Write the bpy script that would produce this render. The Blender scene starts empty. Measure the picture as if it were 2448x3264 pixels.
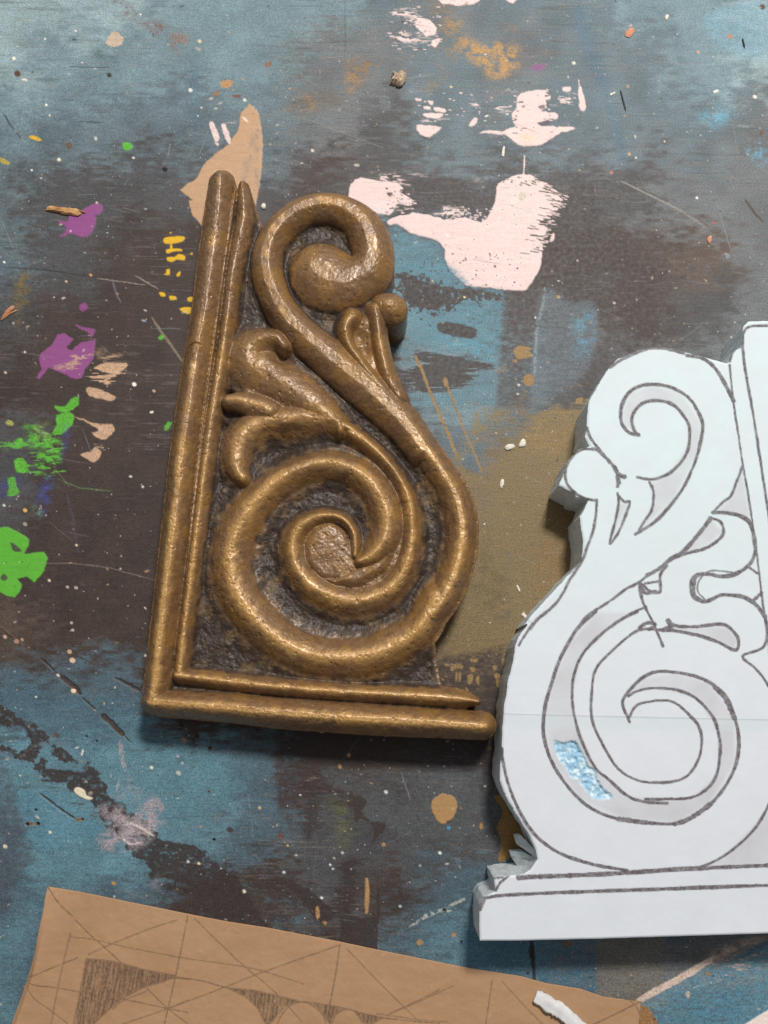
import bpy, math
import numpy as np
from mathutils import Vector

# ------------------------------------------------------------------ camera, world, lamp
sc = bpy.context.scene
col = sc.collection
TILT = math.radians(12.4)
CAMH = 0.42
FPX = 2690.0                       # focal length in photo pixels (2448 x 3264)

cam = bpy.data.objects.new('camera', bpy.data.cameras.new('camera'))
col.objects.link(cam)
cam.data.sensor_fit = 'VERTICAL'
cam.data.sensor_height = 36.0
cam.data.lens = 36.0 * FPX / 3264.0
cam.data.clip_start = 0.01
cam.data.clip_end = 60.0
cam.location = (0, 0, CAMH)
cam.rotation_euler = (TILT, 0, 0)
sc.camera = cam

world = bpy.data.worlds.new('World')
sc.world = world
world.use_nodes = True
wn = world.node_tree.nodes
wl = world.node_tree.links
bg = wn['Background']
tc = wn.new('ShaderNodeTexCoord')
sp = wn.new('ShaderNodeSeparateXYZ')
rp = wn.new('ShaderNodeValToRGB')
wl.new(tc.outputs['Generated'], sp.inputs[0])
wl.new(sp.outputs['Y'], rp.inputs[0])
wl.new(rp.outputs[0], bg.inputs['Color'])
rp.color_ramp.elements[0].position = 0.0
rp.color_ramp.elements[0].color = (0.40, 0.40, 0.41, 1)
rp.color_ramp.elements[1].position = 0.75
rp.color_ramp.elements[1].color = (1.0, 1.0, 1.02, 1)
bg.inputs['Strength'].default_value = 0.44

lamp = bpy.data.objects.new('ceiling_lamp', bpy.data.lights.new('ceiling_lamp', 'AREA'))
col.objects.link(lamp)
lamp.data.shape = 'RECTANGLE'
lamp.data.size = 0.25
lamp.data.size_y = 0.20
lamp.data.energy = 25.0
lamp.data.color = (1.0, 0.955, 0.90)
_c = Vector((0.0, 0.09, 0.0))
_d = Vector((0.22, 0.60, 1.0)).normalized()
lamp.location = _c + _d * 1.6
lamp.rotation_euler = (-_d).to_track_quat('-Z', 'Y').to_euler()

sc.view_settings.view_transform = 'Standard'
sc.view_settings.look = 'None'
sc.view_settings.exposure = 0.0
sc.view_settings.gamma = 1.0
sc.view_settings.use_curve_mapping = False
sc.render.engine = 'CYCLES'
sc.cycles.max_bounces = 6

# ------------------------------------------------------------------ helpers
def P(px, py, z=0.0):
    """photo measurement (2448 x 3264) on the level plane z -> metres on that plane"""
    px = np.asarray(px, float); py = np.asarray(py, float)
    x = (px - 1224) / FPX
    y = -(py - 1632) / FPX
    wy = y * math.cos(TILT) + math.sin(TILT)
    wz = y * math.sin(TILT) - math.cos(TILT)
    s = (CAMH - z) / (-wz)
    return x * s, wy * s

def RG(ox, oy, s):
    return lambda pts: [(ox + p[0] / s, oy + p[1] / s) + tuple((p[2] / s,) if len(p) > 2 else ()) + tuple(p[3:]) for p in pts]
F1 = RG(400, 450, 1.659); F2 = RG(400, 1350, 1.659); F3 = RG(1400, 950, 1.583); F4 = RG(1400, 1950, 1.583)
F5 = RG(0, 2564, 1.185); F6 = RG(1200, 2764, 1.3293); FA = RG(0, 0, 1.3554); FB = RG(1224, 0, 1.3554)
FL = RG(0, 600, 2.0737); FM = RG(1100, 500, 2.0737); FN = RG(0, 1500, 2.37); FO = RG(0, 2100, 2.0737)
FQ = RG(700, 2250, 1.659); FT = RG(1200, 1100, 2.37); FZ = RG(2048, 2864, 4.1475); FK = RG(0, 2500, 2.765)
FD = RG(0, 0, 0.67770); FE = RG(1150, 200, 2.0737); FR = RG(1300, 2100, 4.1475); FY = RG(1500, 2964, 3.0274)

def vn(x, y, seed):
    r = np.random.RandomState(seed)
    T = r.rand(256, 256).astype(np.float32)
    ix = np.floor(x).astype(np.int64); iy = np.floor(y).astype(np.int64)
    fx = x - ix; fy = y - iy
    fx = fx * fx * (3 - 2 * fx); fy = fy * fy * (3 - 2 * fy)
    a = ix & 255; b = (ix + 1) & 255; c = iy & 255; d = (iy + 1) & 255
    return (T[a, c] * (1 - fx) + T[b, c] * fx) * (1 - fy) + (T[a, d] * (1 - fx) + T[b, d] * fx) * fy

def fbm(x, y, o=4, seed=1, g=0.5):
    t = 0; a = 1; n = 0
    for i in range(o):
        t = t + a * vn(x * 2 ** i + 17.3 * i, y * 2 ** i + 9.1 * i, seed + i)
        n += a; a *= g
    return t / n                      # 0..1, mean .5

def sst(a, b, x):
    t = np.clip((x - a) / (b - a), 0, 1)
    return t * t * (3 - 2 * t)

def smooth(pts, n=6, closed=False):
    p = np.array(pts, float); m = len(p)
    out = []
    for i in range(m if closed else m - 1):
        if closed:
            q = [p[(i + k) % m] for k in (-1, 0, 1, 2)]
        else:
            q = [p[max(i - 1, 0)], p[i], p[i + 1], p[min(i + 2, m - 1)]]
        for t in np.arange(n) / n:
            out.append(0.5 * (2 * q[1] + (q[2] - q[0]) * t + (2 * q[0] - 5 * q[1] + 4 * q[2] - q[3]) * t * t
                              + (-q[0] + 3 * q[1] - 3 * q[2] + q[3]) * t ** 3))
    if not closed:
        out.append(p[-1])
    return np.array(out)

def psdf(X, Y, poly):
    """signed distance to a polygon, positive inside"""
    p = np.array(poly, float)[:, :2]
    d = np.full(X.shape, 1e9); ins = np.zeros(X.shape, bool)
    for i in range(len(p)):
        ax, ay = p[i]; bx, by = p[(i + 1) % len(p)]
        dx, dy = bx - ax, by - ay
        L = dx * dx + dy * dy + 1e-12
        t = np.clip(((X - ax) * dx + (Y - ay) * dy) / L, 0, 1)
        d = np.minimum(d, (X - ax - t * dx) ** 2 + (Y - ay - t * dy) ** 2)
        if ay != by:
            c = ((ay > Y) != (by > Y)) & (X < (bx - ax) * (Y - ay) / (by - ay) + ax)
            ins ^= c
    d = np.sqrt(d)
    return np.where(ins, d, -d)

def ldist(X, Y, line):
    """distance to a polyline, and the position along it 0..1"""
    p = np.array(line, float)[:, :2]
    seg = np.hypot(*(p[1:] - p[:-1]).T); tot = seg.sum() + 1e-9
    cum = np.concatenate([[0], np.cumsum(seg)])
    best = np.full(X.shape, 1e18); T = np.zeros(X.shape)
    for i in range(len(p) - 1):
        ax, ay = p[i]; bx, by = p[i + 1]
        dx, dy = bx - ax, by - ay
        t = np.clip(((X - ax) * dx + (Y - ay) * dy) / (dx * dx + dy * dy + 1e-12), 0, 1)
        d = (X - ax - t * dx) ** 2 + (Y - ay - t * dy) ** 2
        m = d < best
        best = np.where(m, d, best); T = np.where(m, (cum[i] + t * seg[i]) / tot, T)
    return np.sqrt(best), T

def sub(X, Y, pts, pad):
    p = np.array([q[:2] for q in pts], float)
    return (X > p[:, 0].min() - pad) & (X < p[:, 0].max() + pad) & (Y > p[:, 1].min() - pad) & (Y < p[:, 1].max() + pad)

def hexlin(h):
    c = np.array([int(h[i:i + 2], 16) / 255 for i in (0, 2, 4)])
    return np.where(c <= 0.04045, c / 12.92, ((c + 0.055) / 1.055) ** 2.4)

def tag(o, label=None, cat=None, group=None, kind=None):
    if label: o['label'] = label
    if cat: o['category'] = cat
    if group: o['group'] = group
    if kind: o['kind'] = kind
    return o

def mesh_obj(name, V, F, mat, parent=None, attrs=None, normals=None, smoothed=True):
    """V (n,3); F (m,4) ints, a triangle repeats -1 in its last place"""
    V = np.asarray(V, np.float32); F = np.asarray(F, np.int64)
    me = bpy.data.meshes.new(name)
    if F.shape[1] == 4:
        tri = F[:, 3] < 0
        tot = np.where(tri, 3, 4)
        loops = F.reshape(-1)[(F >= 0).reshape(-1)]
    else:
        tot = np.full(len(F), F.shape[1]); loops = F.reshape(-1)
    me.vertices.add(len(V)); me.vertices.foreach_set('co', V.reshape(-1))
    me.loops.add(len(loops)); me.loops.foreach_set('vertex_index', loops.astype(np.int32))
    me.polygons.add(len(F))
    me.polygons.foreach_set('loop_start', np.concatenate([[0], np.cumsum(tot)[:-1]]).astype(np.int32))
    me.polygons.foreach_set('use_smooth', np.full(len(F), smoothed))
    me.update(calc_edges=True)
    me.validate()
    for k, a in (attrs or {}).items():
        a = np.asarray(a, np.float32)
        if a.ndim == 2:
            t = me.attributes.new(k, 'FLOAT_COLOR', 'POINT')
            if a.shape[1] == 3:
                a = np.hstack([a, np.ones((len(a), 1), np.float32)])
            t.data.foreach_set('color', a.reshape(-1))
        else:
            t = me.attributes.new(k, 'FLOAT', 'POINT'); t.data.foreach_set('value', a)
    if normals is not None:
        me.normals_split_custom_set_from_vertices(normals.astype(np.float32).tolist())
    me.materials.append(mat)
    o = bpy.data.objects.new(name, me); col.objects.link(o)
    if parent: o.parent = parent
    return o

def grid_faces(nx, ny, ok=None):
    i, j = np.meshgrid(np.arange(nx - 1), np.arange(ny - 1))
    a = (j * nx + i).reshape(-1)
    F = np.stack([a, a + nx, a + nx + 1, a + 1], 1)      # y runs down the photo: this winding faces up
    if ok is None: return F
    okf = ok.reshape(-1)[F]; n = okf.sum(1)
    full = F[n == 4]
    tr = F[n == 3]; to = okf[n == 3]
    out = np.full((len(tr), 4), -1, np.int64)
    for k in range(4):
        m = ~to[:, k]
        idx = [q for q in range(4) if q != k]
        out[m, :3] = tr[m][:, idx]
    return np.vstack([full, out])

def relief(x0, x1, y0, y1, step, sdf, plane, height, attrf, crisp=False, levels=5, wob=0.0, label=None, foot=0.0):
    """clipped height sheet with walls down to the table. returns V,F,attrs,labels"""
    nx = int((x1 - x0) / step) + 1; ny = int((y1 - y0) / step) + 1
    X, Y = np.meshgrid(x0 + np.arange(nx) * step, y0 + np.arange(ny) * step)
    S = sdf(X, Y)
    gy, gx = np.gradient(S, step)
    g = np.hypot(gx, gy) + 1e-6
    near = (S > -0.72 * step) & (S < 0.28 * step)
    sx = np.where(near, -S * gx / g / np.maximum(g, 0.6), 0); sy = np.where(near, -S * gy / g / np.maximum(g, 0.6), 0)
    lim = 0.72 * step
    X = X + np.clip(sx, -lim, lim); Y = Y + np.clip(sy, -lim, lim)
    ok = S > -0.72 * step
    F = grid_faces(nx, ny, ok)
    use = np.unique(F[F >= 0]); mp = np.full(nx * ny, -1, np.int64); mp[use] = np.arange(len(use))
    F = np.where(F >= 0, mp[F], -1)
    Xf = X.reshape(-1)[use]; Yf = Y.reshape(-1)[use]
    Z = height(Xf, Yf)
    wx, wy = P(Xf, Yf, plane)
    V = np.stack([wx, wy, Z], 1)
    A = attrf(Xf, Yf)
    L = label(Xf, Yf) if label else np.zeros(len(Xf), int)
    # boundary edges
    E = []
    q = F[F[:, 3] >= 0]; t = F[F[:, 3] < 0]
    for k in range(4): E.append(np.stack([q[:, k], q[:, (k + 1) % 4]], 1))
    for k in range(3): E.append(np.stack([t[:, k], t[:, (k + 1) % 3]], 1))
    E = np.vstack(E); n = len(V)
    key = E[:, 0] * n + E[:, 1]; rev = E[:, 1] * n + E[:, 0]
    B = E[~np.isin(key, rev)]
    bv = np.unique(B); bm = np.full(n, -1, np.int64); bm[bv] = np.arange(len(bv))
    nb = len(bv); parts = [V]; base = n; prev = bv.copy()
    Fa = [F]; Aa = [{k: a for k, a in A.items()}]; La = [L]
    if crisp:
        parts.append(V[bv]); Aa.append({k: a[bv] * 0 for k, a in A.items()}); La.append(L[bv])
        prev = base + np.arange(nb); base += nb
    for l in range(1, levels + 1):
        f = 1 - l / levels
        W = V[bv].copy(); W[:, 2] = foot + (V[bv][:, 2] - foot) * f
        if wob:
            W[:, 0] += wob * (fbm(Xf[bv] / 22, Yf[bv] / 22 + l * 3.7, 3, 71) - .5) * (0.4 + l / levels)
            W[:, 1] += wob * (fbm(Xf[bv] / 22, Yf[bv] / 22 + l * 5.1, 3, 77) - .5) * (0.4 + l / levels)
        cur = base + np.arange(nb); base += nb
        parts.append(W); La.append(L[bv])
        Aa.append({k: (a[bv] * (0 if crisp else 1)) for k, a in A.items()})
        i0 = bm[B[:, 0]]; i1 = bm[B[:, 1]]
        Fa.append(np.stack([prev[i1], prev[i0], cur[i0], cur[i1]], 1))
        prev = cur
    V = np.vstack(parts); F = np.vstack(Fa)
    A = {k: np.concatenate([a[k] for a in Aa]) for k in A}
    return V, F, A, np.concatenate(La)

def vnormals(V, F):
    a = V[F[:, 0]]; b = V[F[:, 1]]; c = V[F[:, 2]]
    N = np.cross(b - a, c - a)
    q = F[:, 3] >= 0
    N[q] += np.cross(c[q] - a[q], V[F[q, 3]] - a[q])
    out = np.zeros_like(V)
    for k in range(4):
        m = F[:, k] >= 0
        for d in range(3):
            out[:, d] += np.bincount(F[m, k], N[m, d], len(V))
    return out / (np.linalg.norm(out, axis=1, keepdims=True) + 1e-20)

# node helpers
def new_mat(name):
    m = bpy.data.materials.new(name); m.use_nodes = True
    return m, m.node_tree.nodes, m.node_tree.links, m.node_tree.nodes['Principled BSDF']

def N(nodes, typ, **kw):
    n = nodes.new(typ)
    for k, v in kw.items(): setattr(n, k, v)
    return n

def noise_node(nodes, links, scale, detail=4, rough=.5, vec=None, dist=0.0):
    n = nodes.new('ShaderNodeTexNoise')
    n.inputs['Scale'].default_value = scale; n.inputs['Detail'].default_value = detail
    n.inputs['Roughness'].default_value = rough; n.inputs['Distortion'].default_value = dist
    if vec is not None: links.new(vec, n.inputs['Vector'])
    return n.outputs['Fac']

def mapr(nodes, links, src, a, b, c=0.0, d=1.0, clamp=True):
    n = nodes.new('ShaderNodeMapRange'); n.clamp = clamp
    n.inputs[1].default_value = a; n.inputs[2].default_value = b
    n.inputs[3].default_value = c; n.inputs[4].default_value = d
    links.new(src, n.inputs[0]); return n.outputs[0]

def mixc(nodes, links, fac, a, b, blend='MIX'):
    n = nodes.new('ShaderNodeMix'); n.data_type = 'RGBA'; n.blend_type = blend
    for s, v in ((n.inputs[0], fac), (n.inputs[6], a), (n.inputs[7], b)):
        if hasattr(v, 'is_output') or isinstance(v, bpy.types.NodeSocket): links.new(v, s)
        elif isinstance(v, (int, float)): s.default_value = v
        else: s.default_value = (*v, 1)
    return n.outputs[2]

def math_(nodes, links, op, a, b=0.0):
    n = nodes.new('ShaderNodeMath'); n.operation = op
    for s, v in ((n.inputs[0], a), (n.inputs[1], b)):
        if isinstance(v, bpy.types.NodeSocket): links.new(v, s)
        else: s.default_value = v
    return n.outputs[0]

def attr(nodes, name):
    n = nodes.new('ShaderNodeAttribute'); n.attribute_name = name; return n

def objvec(nodes, links, scale=(1, 1, 1)):
    t = nodes.new('ShaderNodeTexCoord'); m = nodes.new('ShaderNodeMapping')
    m.inputs['Scale'].default_value = scale
    links.new(t.outputs['Object'], m.inputs['Vector']); return m.outputs['Vector']

def bump(nodes, links, h, strength, dist, prev=None):
    n = nodes.new('ShaderNodeBump'); n.inputs['Strength'].default_value = strength
    n.inputs['Distance'].default_value = dist; links.new(h, n.inputs['Height'])
    if prev is not None: links.new(prev, n.inputs['Normal'])
    return n.outputs[0]

# ------------------------------------------------------------------ workbench top
def make_bench():
    st = 2.5
    xs = np.concatenate([np.linspace(-1500, -40, 30)[:-1], np.arange(-40, 2490, st), np.linspace(2492, 3900, 30)])
    ys = np.concatenate([np.linspace(-1500, -40, 30)[:-1], np.arange(-40, 3310, st), np.linspace(3312, 4700, 30)])
    X, Y = np.meshgrid(xs, ys); shp = X.shape
    X = X.reshape(-1); Y = Y.reshape(-1)
    # ---- worn base coat: which old paint shows where; L has the top glare painted in
    pal = dict(L='8ea3a8', B='738b93', b='62727a', G='6a6e71', g='4d4d4f', D='433834', d='564941',
               U='5d7e8b', u='50646f', T='74644a', t='665a48', V='628997')
    rows = ["LLLBBBbGbbBBL",
            "LBBBBGGbGbbBL",
            "BbbbbGgbbbbbG",
            "bggggDgggggGG",
            "bgDDDDUuDDDdG",
            "gDDDDDBUggDgG",
            "DDDDDDDBbgGGG",
            "gDDDDDDbTTggg",
            "gDDDDDDTTTDDD",
            "DDDDDDDTTTDDD",
            "dDDDDDDTTtDDD",
            "uuuDDDDDDDDDD",
            "VUVVuDDgDgDuu",
            "uVVUugggguuuu",
            "uUuDDgDuuuuuu",
            "UuuuuDuUUGGGG",
            "Uuuuuuuuuutub"]
    C = np.array([[hexlin(pal[c]) for c in r] for r in rows])
    wxn = X + 90 * (fbm(X / 150, Y / 150, 4, 3) - .5) * 2; wyn = Y + 90 * (fbm(X / 150, Y / 150, 4, 13) - .5) * 2
    gx = np.clip(wxn / 204, 0, 11.999); gy = np.clip(wyn / 204, 0, 15.999)
    ix = gx.astype(int); iy = gy.astype(int)
    nz = fbm(X / 34, Y / 13, 5, 57) - .5; nz2 = fbm(X / 9, Y / 4, 3, 67) - .5
    fx = np.clip(.5 + (gx - ix - .5) * 1.25 + nz * 1.5 + nz2 * .45, 0, 1)[:, None]; fy = np.clip(.5 + (gy - iy - .5) * 1.25 - nz * 1.5 + nz2 * .45, 0, 1)[:, None]
    fx = sst(0, 1, fx); fy = sst(0, 1, fy)
    col3 = (C[iy, ix] * (1 - fx) + C[iy, ix + 1] * fx) * (1 - fy) + (C[iy + 1, ix] * (1 - fx) + C[iy + 1, ix + 1] * fx) * fy
    H = np.zeros_like(X); film = np.zeros_like(X)
    mott = fbm(X / 70, Y / 60, 5, 31)
    col3 *= (0.72 + 0.56 * mott)[:, None]
    # sanded dry streaks along the grain of the board (grain runs left to right)
    gr = fbm(X / 60, Y / 3.6, 3, 41); gr2 = fbm(X / 160, Y / 6.5, 3, 47)
    zone = sst(.45, .62, fbm(X / 260, Y / 200, 3, 53))
    s = sst(.58, .80, gr) * (0.10 + .90 * zone) * 0.29
    col3 = col3 * (1 - s[:, None]) + hexlin('8d8379') * s[:, None]
    s = sst(.64, .80, gr2) * 0.30 * zone
    col3 = col3 * (1 - s[:, None]) + hexlin('3b3330') * s[:, None]

    def lay(m, c, a, thick=0.0):
        nonlocal col3
        c = hexlin(c) if isinstance(c, str) else c
        a = np.clip(a, 0, 1)
        col3[m] = col3[m] * (1 - a[:, None]) + c * a[:, None]
        H[m] = H[m] + thick * 2.2 * a; film[m] = np.maximum(film[m] * (1 - a), a * (1.0 if thick > 0 else .0))

    def patch(c, pts, mode='solid', al=1.0, e=4.0, sd=5, sm=3, th=0.0, soft=2.2):
        m = sub(X, Y, pts, 60)
        x = X[m]; y = Y[m]
        dx = e * 2 * (fbm(x / 14, y / 14, 3, sd) - .5); dy = e * 2 * (fbm(x / 14, y / 14, 3, sd + 9) - .5)
        if mode in ('streak', 'dry'):
            dx = dx + 95 * (fbm(x / 80, y / 5.0, 3, sd + 4) - .5)
        poly = smooth([p[:2] for p in pts], sm, True) if sm > 1 else pts
        d = psdf(x + dx, y + dy, poly)
        if mode == 'rough':
            dd = d + 34 * (fbm(x / 22, y / 15, 4, sd + 21) - .5)
            a = sst(-2.2, 2.2, dd) * al * (1 - .55 * sst(.60, .70, fbm(x / 12, y / 9, 3, sd + 31))); tone = 1
        elif mode == 'solid':
            a = sst(-soft, soft, d)
            tone = 0.93 + .14 * fbm(x / 40, y / 6, 3, sd + 2)
            a = a * al
        elif mode == 'streak':                      # dry-brush edge
            a = sst(-soft, soft, d - 26 * np.maximum(0, fbm(x / 50, y / 4.2, 2, sd + 6) - .56) * 3); tone = 1; a = a * al
        elif mode == 'dry':                         # broken all through
            a = sst(-6, 14, d) * sst(.46, .56, fbm(x / 26, y / 7, 3, sd + 6)); a = a * al; tone = 1
        elif mode == 'flake':                       # crackled, chips of it gone
            a = sst(-14, 30, d) * 0.5 + fbm(x / 11, y / 9, 3, sd + 6); a = sst(.75, .80, a) * al; tone = 1
        elif mode == 'rub':                         # thin rubbed film
            a = sst(-16, 30, d) * sst(.25, .62, fbm(x / 22, y / 16, 4, sd + 6)) * (.45 + .75 * sst(.35, .62, fbm(x / 5, y / 4, 2, sd + 7))) * al; tone = 1
        elif mode == 'wash':
            a = sst(-10, 14, d) * al * (0.7 + .3 * fbm(x / 30, y / 20, 3, sd)) * (.55 + .5 * sst(.38, .55, fbm(x / 12, y / 6, 4, sd + 12))); tone = 1
        a = np.clip(a, 0, 1)
        cc = hexlin(c)[None, :] * (tone[:, None] if not np.isscalar(tone) else tone)
        lay(m, cc, a, th)

    def line(c, pts, w, al=1.0, brk=0.0, sd=3, th=0.0, taper=True, wob=2.0):
        m = sub(X, Y, pts, 20 + w * 2)
        x = X[m]; y = Y[m]
        d, t = ldist(x + wob * 2 * (fbm(x / 16, y / 16, 2, sd) - .5), y + wob * 2 * (fbm(x / 16, y / 16, 2, sd + 3) - .5), pts)
        ww = w * (np.sqrt(np.clip(1 - (2 * t - 1) ** 4, 0, 1)) * .85 + .15 if taper else 1)
        ww = ww * (0.7 + .6 * fbm(x / 9, y / 9, 2, sd + 5))
        a = sst(1.3, -1.3, d - ww) * al
        if brk: a = a * sst(brk - .05, brk + .05, fbm(x / 12, y / 12, 2, sd + 8))
        lay(m, c, a, th)

    PK = 'e6cfcb'; TN = 'c09c7b'; OC = '96784a'; BR = '7f6d4c'; YE = 'e3b522'; PU = '93508a'
    GN = '5fb23a'; DK = '3d3432'; DB = '454a86'; PC = 'cba689'; BL = '568596'
    # ---- large old colour fields
    patch('7ea6b8', FB([(1390, 60), (1500, 20), (1659, 10), (1659, 220), (1560, 250), (1440, 200), (1385, 130)]), 'wash', .7, 6)
    patch('6aa0b6', FB([(1350, 500), (1430, 460), (1520, 480), (1480, 540), (1400, 560)]), 'rub', .9, 8)
    patch('6aa0b6', FB([(1560, 640), (1659, 620), (1659, 720), (1600, 700)]), 'rub', .8, 8)
    patch('4a6f88', FB([(820, 20), (880, 60), (900, 180), (960, 300), (1000, 460), (1060, 700), (1010, 690), (960, 480), (900, 320), (840, 180)]), 'wash', .45, 8)
    patch('40708a', FA([(800, 250), (850, 250), (860, 560), (810, 520)]), 'rub', .3, 6)
    # brown dried spill top left and its flecks
    patch('7a4f48', FA([(490, 0), (530, 0), (620, 40), (590, 70), (620, 90), (690, 85), (730, 110), (700, 170), (640, 130), (560, 80), (520, 50)]), 'rub', .85, 5)
    patch('8a6a5c', FA([(735, 150), (820, 160), (770, 240), (735, 210)]), 'rub', .95, 5)
    patch('a8764e', FA([(750, 145), (815, 150), (775, 200)]), 'rub', .6, 5, sd=8)
    patch('cdb49c', FA([(455, 180), (490, 135), (530, 160), (520, 195), (480, 205)]), 'solid', .85, 5)
    patch('c08e5c', FA([(955, 355), (1000, 345), (1005, 368), (965, 382)]), 'solid', .9, 4)
    patch('a06a44', FA([(920, 410), (945, 390), (950, 400), (930, 415)]), 'solid', .9, 2)
    patch('7a4a3a', FA([(1005, 412), (1040, 408), (1035, 420), (1010, 420)]), 'solid', .9, 2)
    patch('8a6350', FA([(1142, 275), (1170, 265), (1172, 285), (1150, 292)]), 'solid', .9, 2)
    patch('435a4c', FA([(395, 210), (440, 220), (500, 250), (480, 275), (420, 250)]), 'rub', .7, 5)
    patch('4a4436', FL([(140, 300), (210, 290), (290, 285), (265, 350), (220, 380), (150, 330)]), 'rub', 1, 4)
    # ochre smears, top middle
    patch('b08c5c', FB([(270, 60), (330, 80), (340, 110), (290, 150), (255, 130)]), 'rub', .9, 6)
    patch('b98f58', FB([(330, 140), (420, 180), (560, 180), (600, 260), (540, 330), (460, 345), (400, 290), (340, 240), (300, 210)]), 'rub', .95, 8)
    patch('b98f58', FB([(420, 230), (520, 240), (550, 300), (500, 335), (440, 310)]), 'rub', .9, 8, sd=18)
    patch('a8814f', FB([(530, 110), (570, 115), (560, 145), (525, 140)]), 'rub', .9, 5)
    patch('8c7550', FB([(180, 0), (300, 30), (340, 210), (230, 390), (160, 390), (230, 250)]), 'rub', .45, 12)
    patch('8f7045', FA([(1490, 250), (1560, 240), (1640, 260), (1560, 370), (1500, 400)]), 'rub', .75, 8)
    patch('b08a58', FA([(1495, 330), (1545, 320), (1530, 370), (1505, 395)]), 'rub', .9, 4)
    patch('b08a58', FA([(1300, 400), (1345, 410), (1340, 430), (1385, 450), (1350, 475), (1320, 430)]), 'rub', 1, 4)
    patch('6f5e44', FA([(1280, 420), (1420, 380), (1500, 450), (1300, 500), (1180, 480)]), 'rub', .5, 10)
    patch('6c5840', FB([(430, 505), (500, 495), (500, 525), (450, 530)]), 'rub', .8, 4)
    patch('8a5a86', FB([(635, 285), (690, 275), (695, 292), (665, 308), (640, 300)]), 'solid', .9, 3)
    # pink strokes, top
    for q in ([(60, 40), (130, 40), (170, 80), (230, 110), (225, 150), (150, 150), (110, 90), (50, 70)],
              [(40, 135), (90, 140), (150, 160), (190, 175), (120, 190), (60, 180)],
              [(10, 140), (40, 140), (40, 155), (12, 152)]):
        patch(PK, FB(q), 'dry', 1, 5, th=.00008)
    patch(PK, FB([(130, 90), (190, 85), (225, 120), (215, 150), (170, 150)]), 'solid', 1, 6, th=.00008)
    patch(PK, FB([(240, -10), (400, -10), (395, 15), (320, 22), (250, 12)]), 'solid', 1, 5)
    patch(PK, FB([(525, -8), (575, -8), (560, 12), (540, 8)]), 'solid', 1, 3)
    patch(PK, FB([(205, 178), (240, 165), (238, 185), (220, 208)]), 'solid', 1, 3)
    patch(PK, FB([(85, 225), (130, 190), (150, 195), (110, 222)]), 'dry', .8, 3)
    # pink splash with its curled foot
    for q, md in (([(1060, 200), (1180, 180), (1245, 190), (1250, 240), (1220, 250), (1230, 300), (1190, 320), (1290, 335), (1300, 370), (1190, 400),
                    (1200, 420), (1400, 425), (1400, 445), (1330, 460), (1260, 500), (1200, 540), (1110, 552), (1040, 540), (970, 490), (930, 455),
                    (1020, 420), (1000, 380), (1000, 340), (1030, 290), (1030, 250)], 'solid'),
                  ([(780, 465), (850, 448), (940, 455), (960, 480), (850, 468)], 'solid'),
                  ([(1000, 180), (1060, 178), (1060, 195), (1010, 195)], 'dry'),
                  ([(1260, 200), (1310, 180), (1320, 240), (1400, 195), (1400, 235), (1360, 285), (1310, 280), (1265, 250)], 'dry'),
                  ([(1335, 165), (1385, 160), (1385, 190), (1340, 190)], 'solid'),
                  ([(1440, 165), (1462, 165), (1488, 290), (1470, 322), (1445, 290)], 'solid'),
                  ([(415, 288), (460, 288), (455, 308), (420, 306)], 'solid'),
                  ([(480, 295), (555, 305), (560, 328), (500, 322)], 'solid'),
                  ([(412, 335), (540, 335), (520, 368), (440, 362)], 'solid'),
                  ([(420, 370), (530, 372), (520, 400), (440, 400)], 'dry'),
                  ([(370, 412), (535, 430), (480, 470), (450, 495), (400, 480)], 'solid'),
                  ([(360, 238), (400, 240), (400, 252), (368, 252)], 'solid'),
                  ([(360, 188), (402, 188), (400, 200), (366, 200)], 'dry'), ([(440, 210), (475, 206), (470, 222), (440, 222)], 'dry'),
                  ([(440, 248), (480, 255), (475, 278), (450, 268)], 'solid'),
                  ([(720, 400), (745, 365), (775, 372), (750, 415), (715, 425)], 'solid'),
                  ([(735, 250), (795, 250), (790, 300), (740, 300)], 'dry'), ([(920, 275), (970, 285), (972, 330), (925, 320)], 'dry'),
                  ([(360, 730), (445, 745), (440, 758), (365, 745)], 'dry'), ([(755, 760), (820, 755), (815, 780), (770, 780)], 'rub'),
                  ([(100, 725), (190, 745), (250, 710), (230, 760), (150, 770)], 'dry')):
        patch(PK, FE(q), md, 1, 3, th=.00008, sm=2)
    rk = np.random.RandomState(9)
    for k in range(46):
        xx = rk.choice([rk.uniform(990, 1060), rk.uniform(1200, 1330)]); yy = rk.uniform(180, 470)
        line('59666c', FE([(xx, yy), (xx + rk.uniform(8, 44), yy + rk.uniform(-3, 6))]), rk.uniform(.8, 2.4), .95, sd=k + 560)
    for k in range(60):
        xx = rk.uniform(340, 1420); yy = rk.uniform(170, 420)
        line(PK, FE([(xx, yy), (xx + rk.uniform(4, 22), yy + rk.uniform(-2, 3))]), rk.uniform(.7, 2.2), .9, sd=k + 660)
    for k in range(70):
        xx = rk.uniform(10, 240); yy = rk.uniform(25, 215)
        line(PK if rk.rand() < .6 else '59666c', FB([(xx, yy), (xx + rk.uniform(4, 20), yy + rk.uniform(-2, 3))]), rk.uniform(.7, 2.4), .9, sd=k + 760)
    patch('e6c9a0', FE([(1055, 470), (1110, 452), (1160, 480), (1150, 520), (1090, 535), (1055, 510)]), 'rub', 1, 4)
    patch('5c4048', FE([(1170, 290), (1210, 280), (1215, 305), (1185, 305)]), 'solid', .8, 2)
    patch('574858', FE([(1165, 400), (1240, 380), (1250, 400), (1200, 415)]), 'solid', .9, 3)
    patch('6a4550', FE([(1060, 290), (1085, 280), (1080, 298)]), 'solid', .8, 2)
    line(PK, FE([(1083, 615), (1080, 680), (1076, 750)]), 2.0, 1, taper=False, wob=.4)
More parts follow.
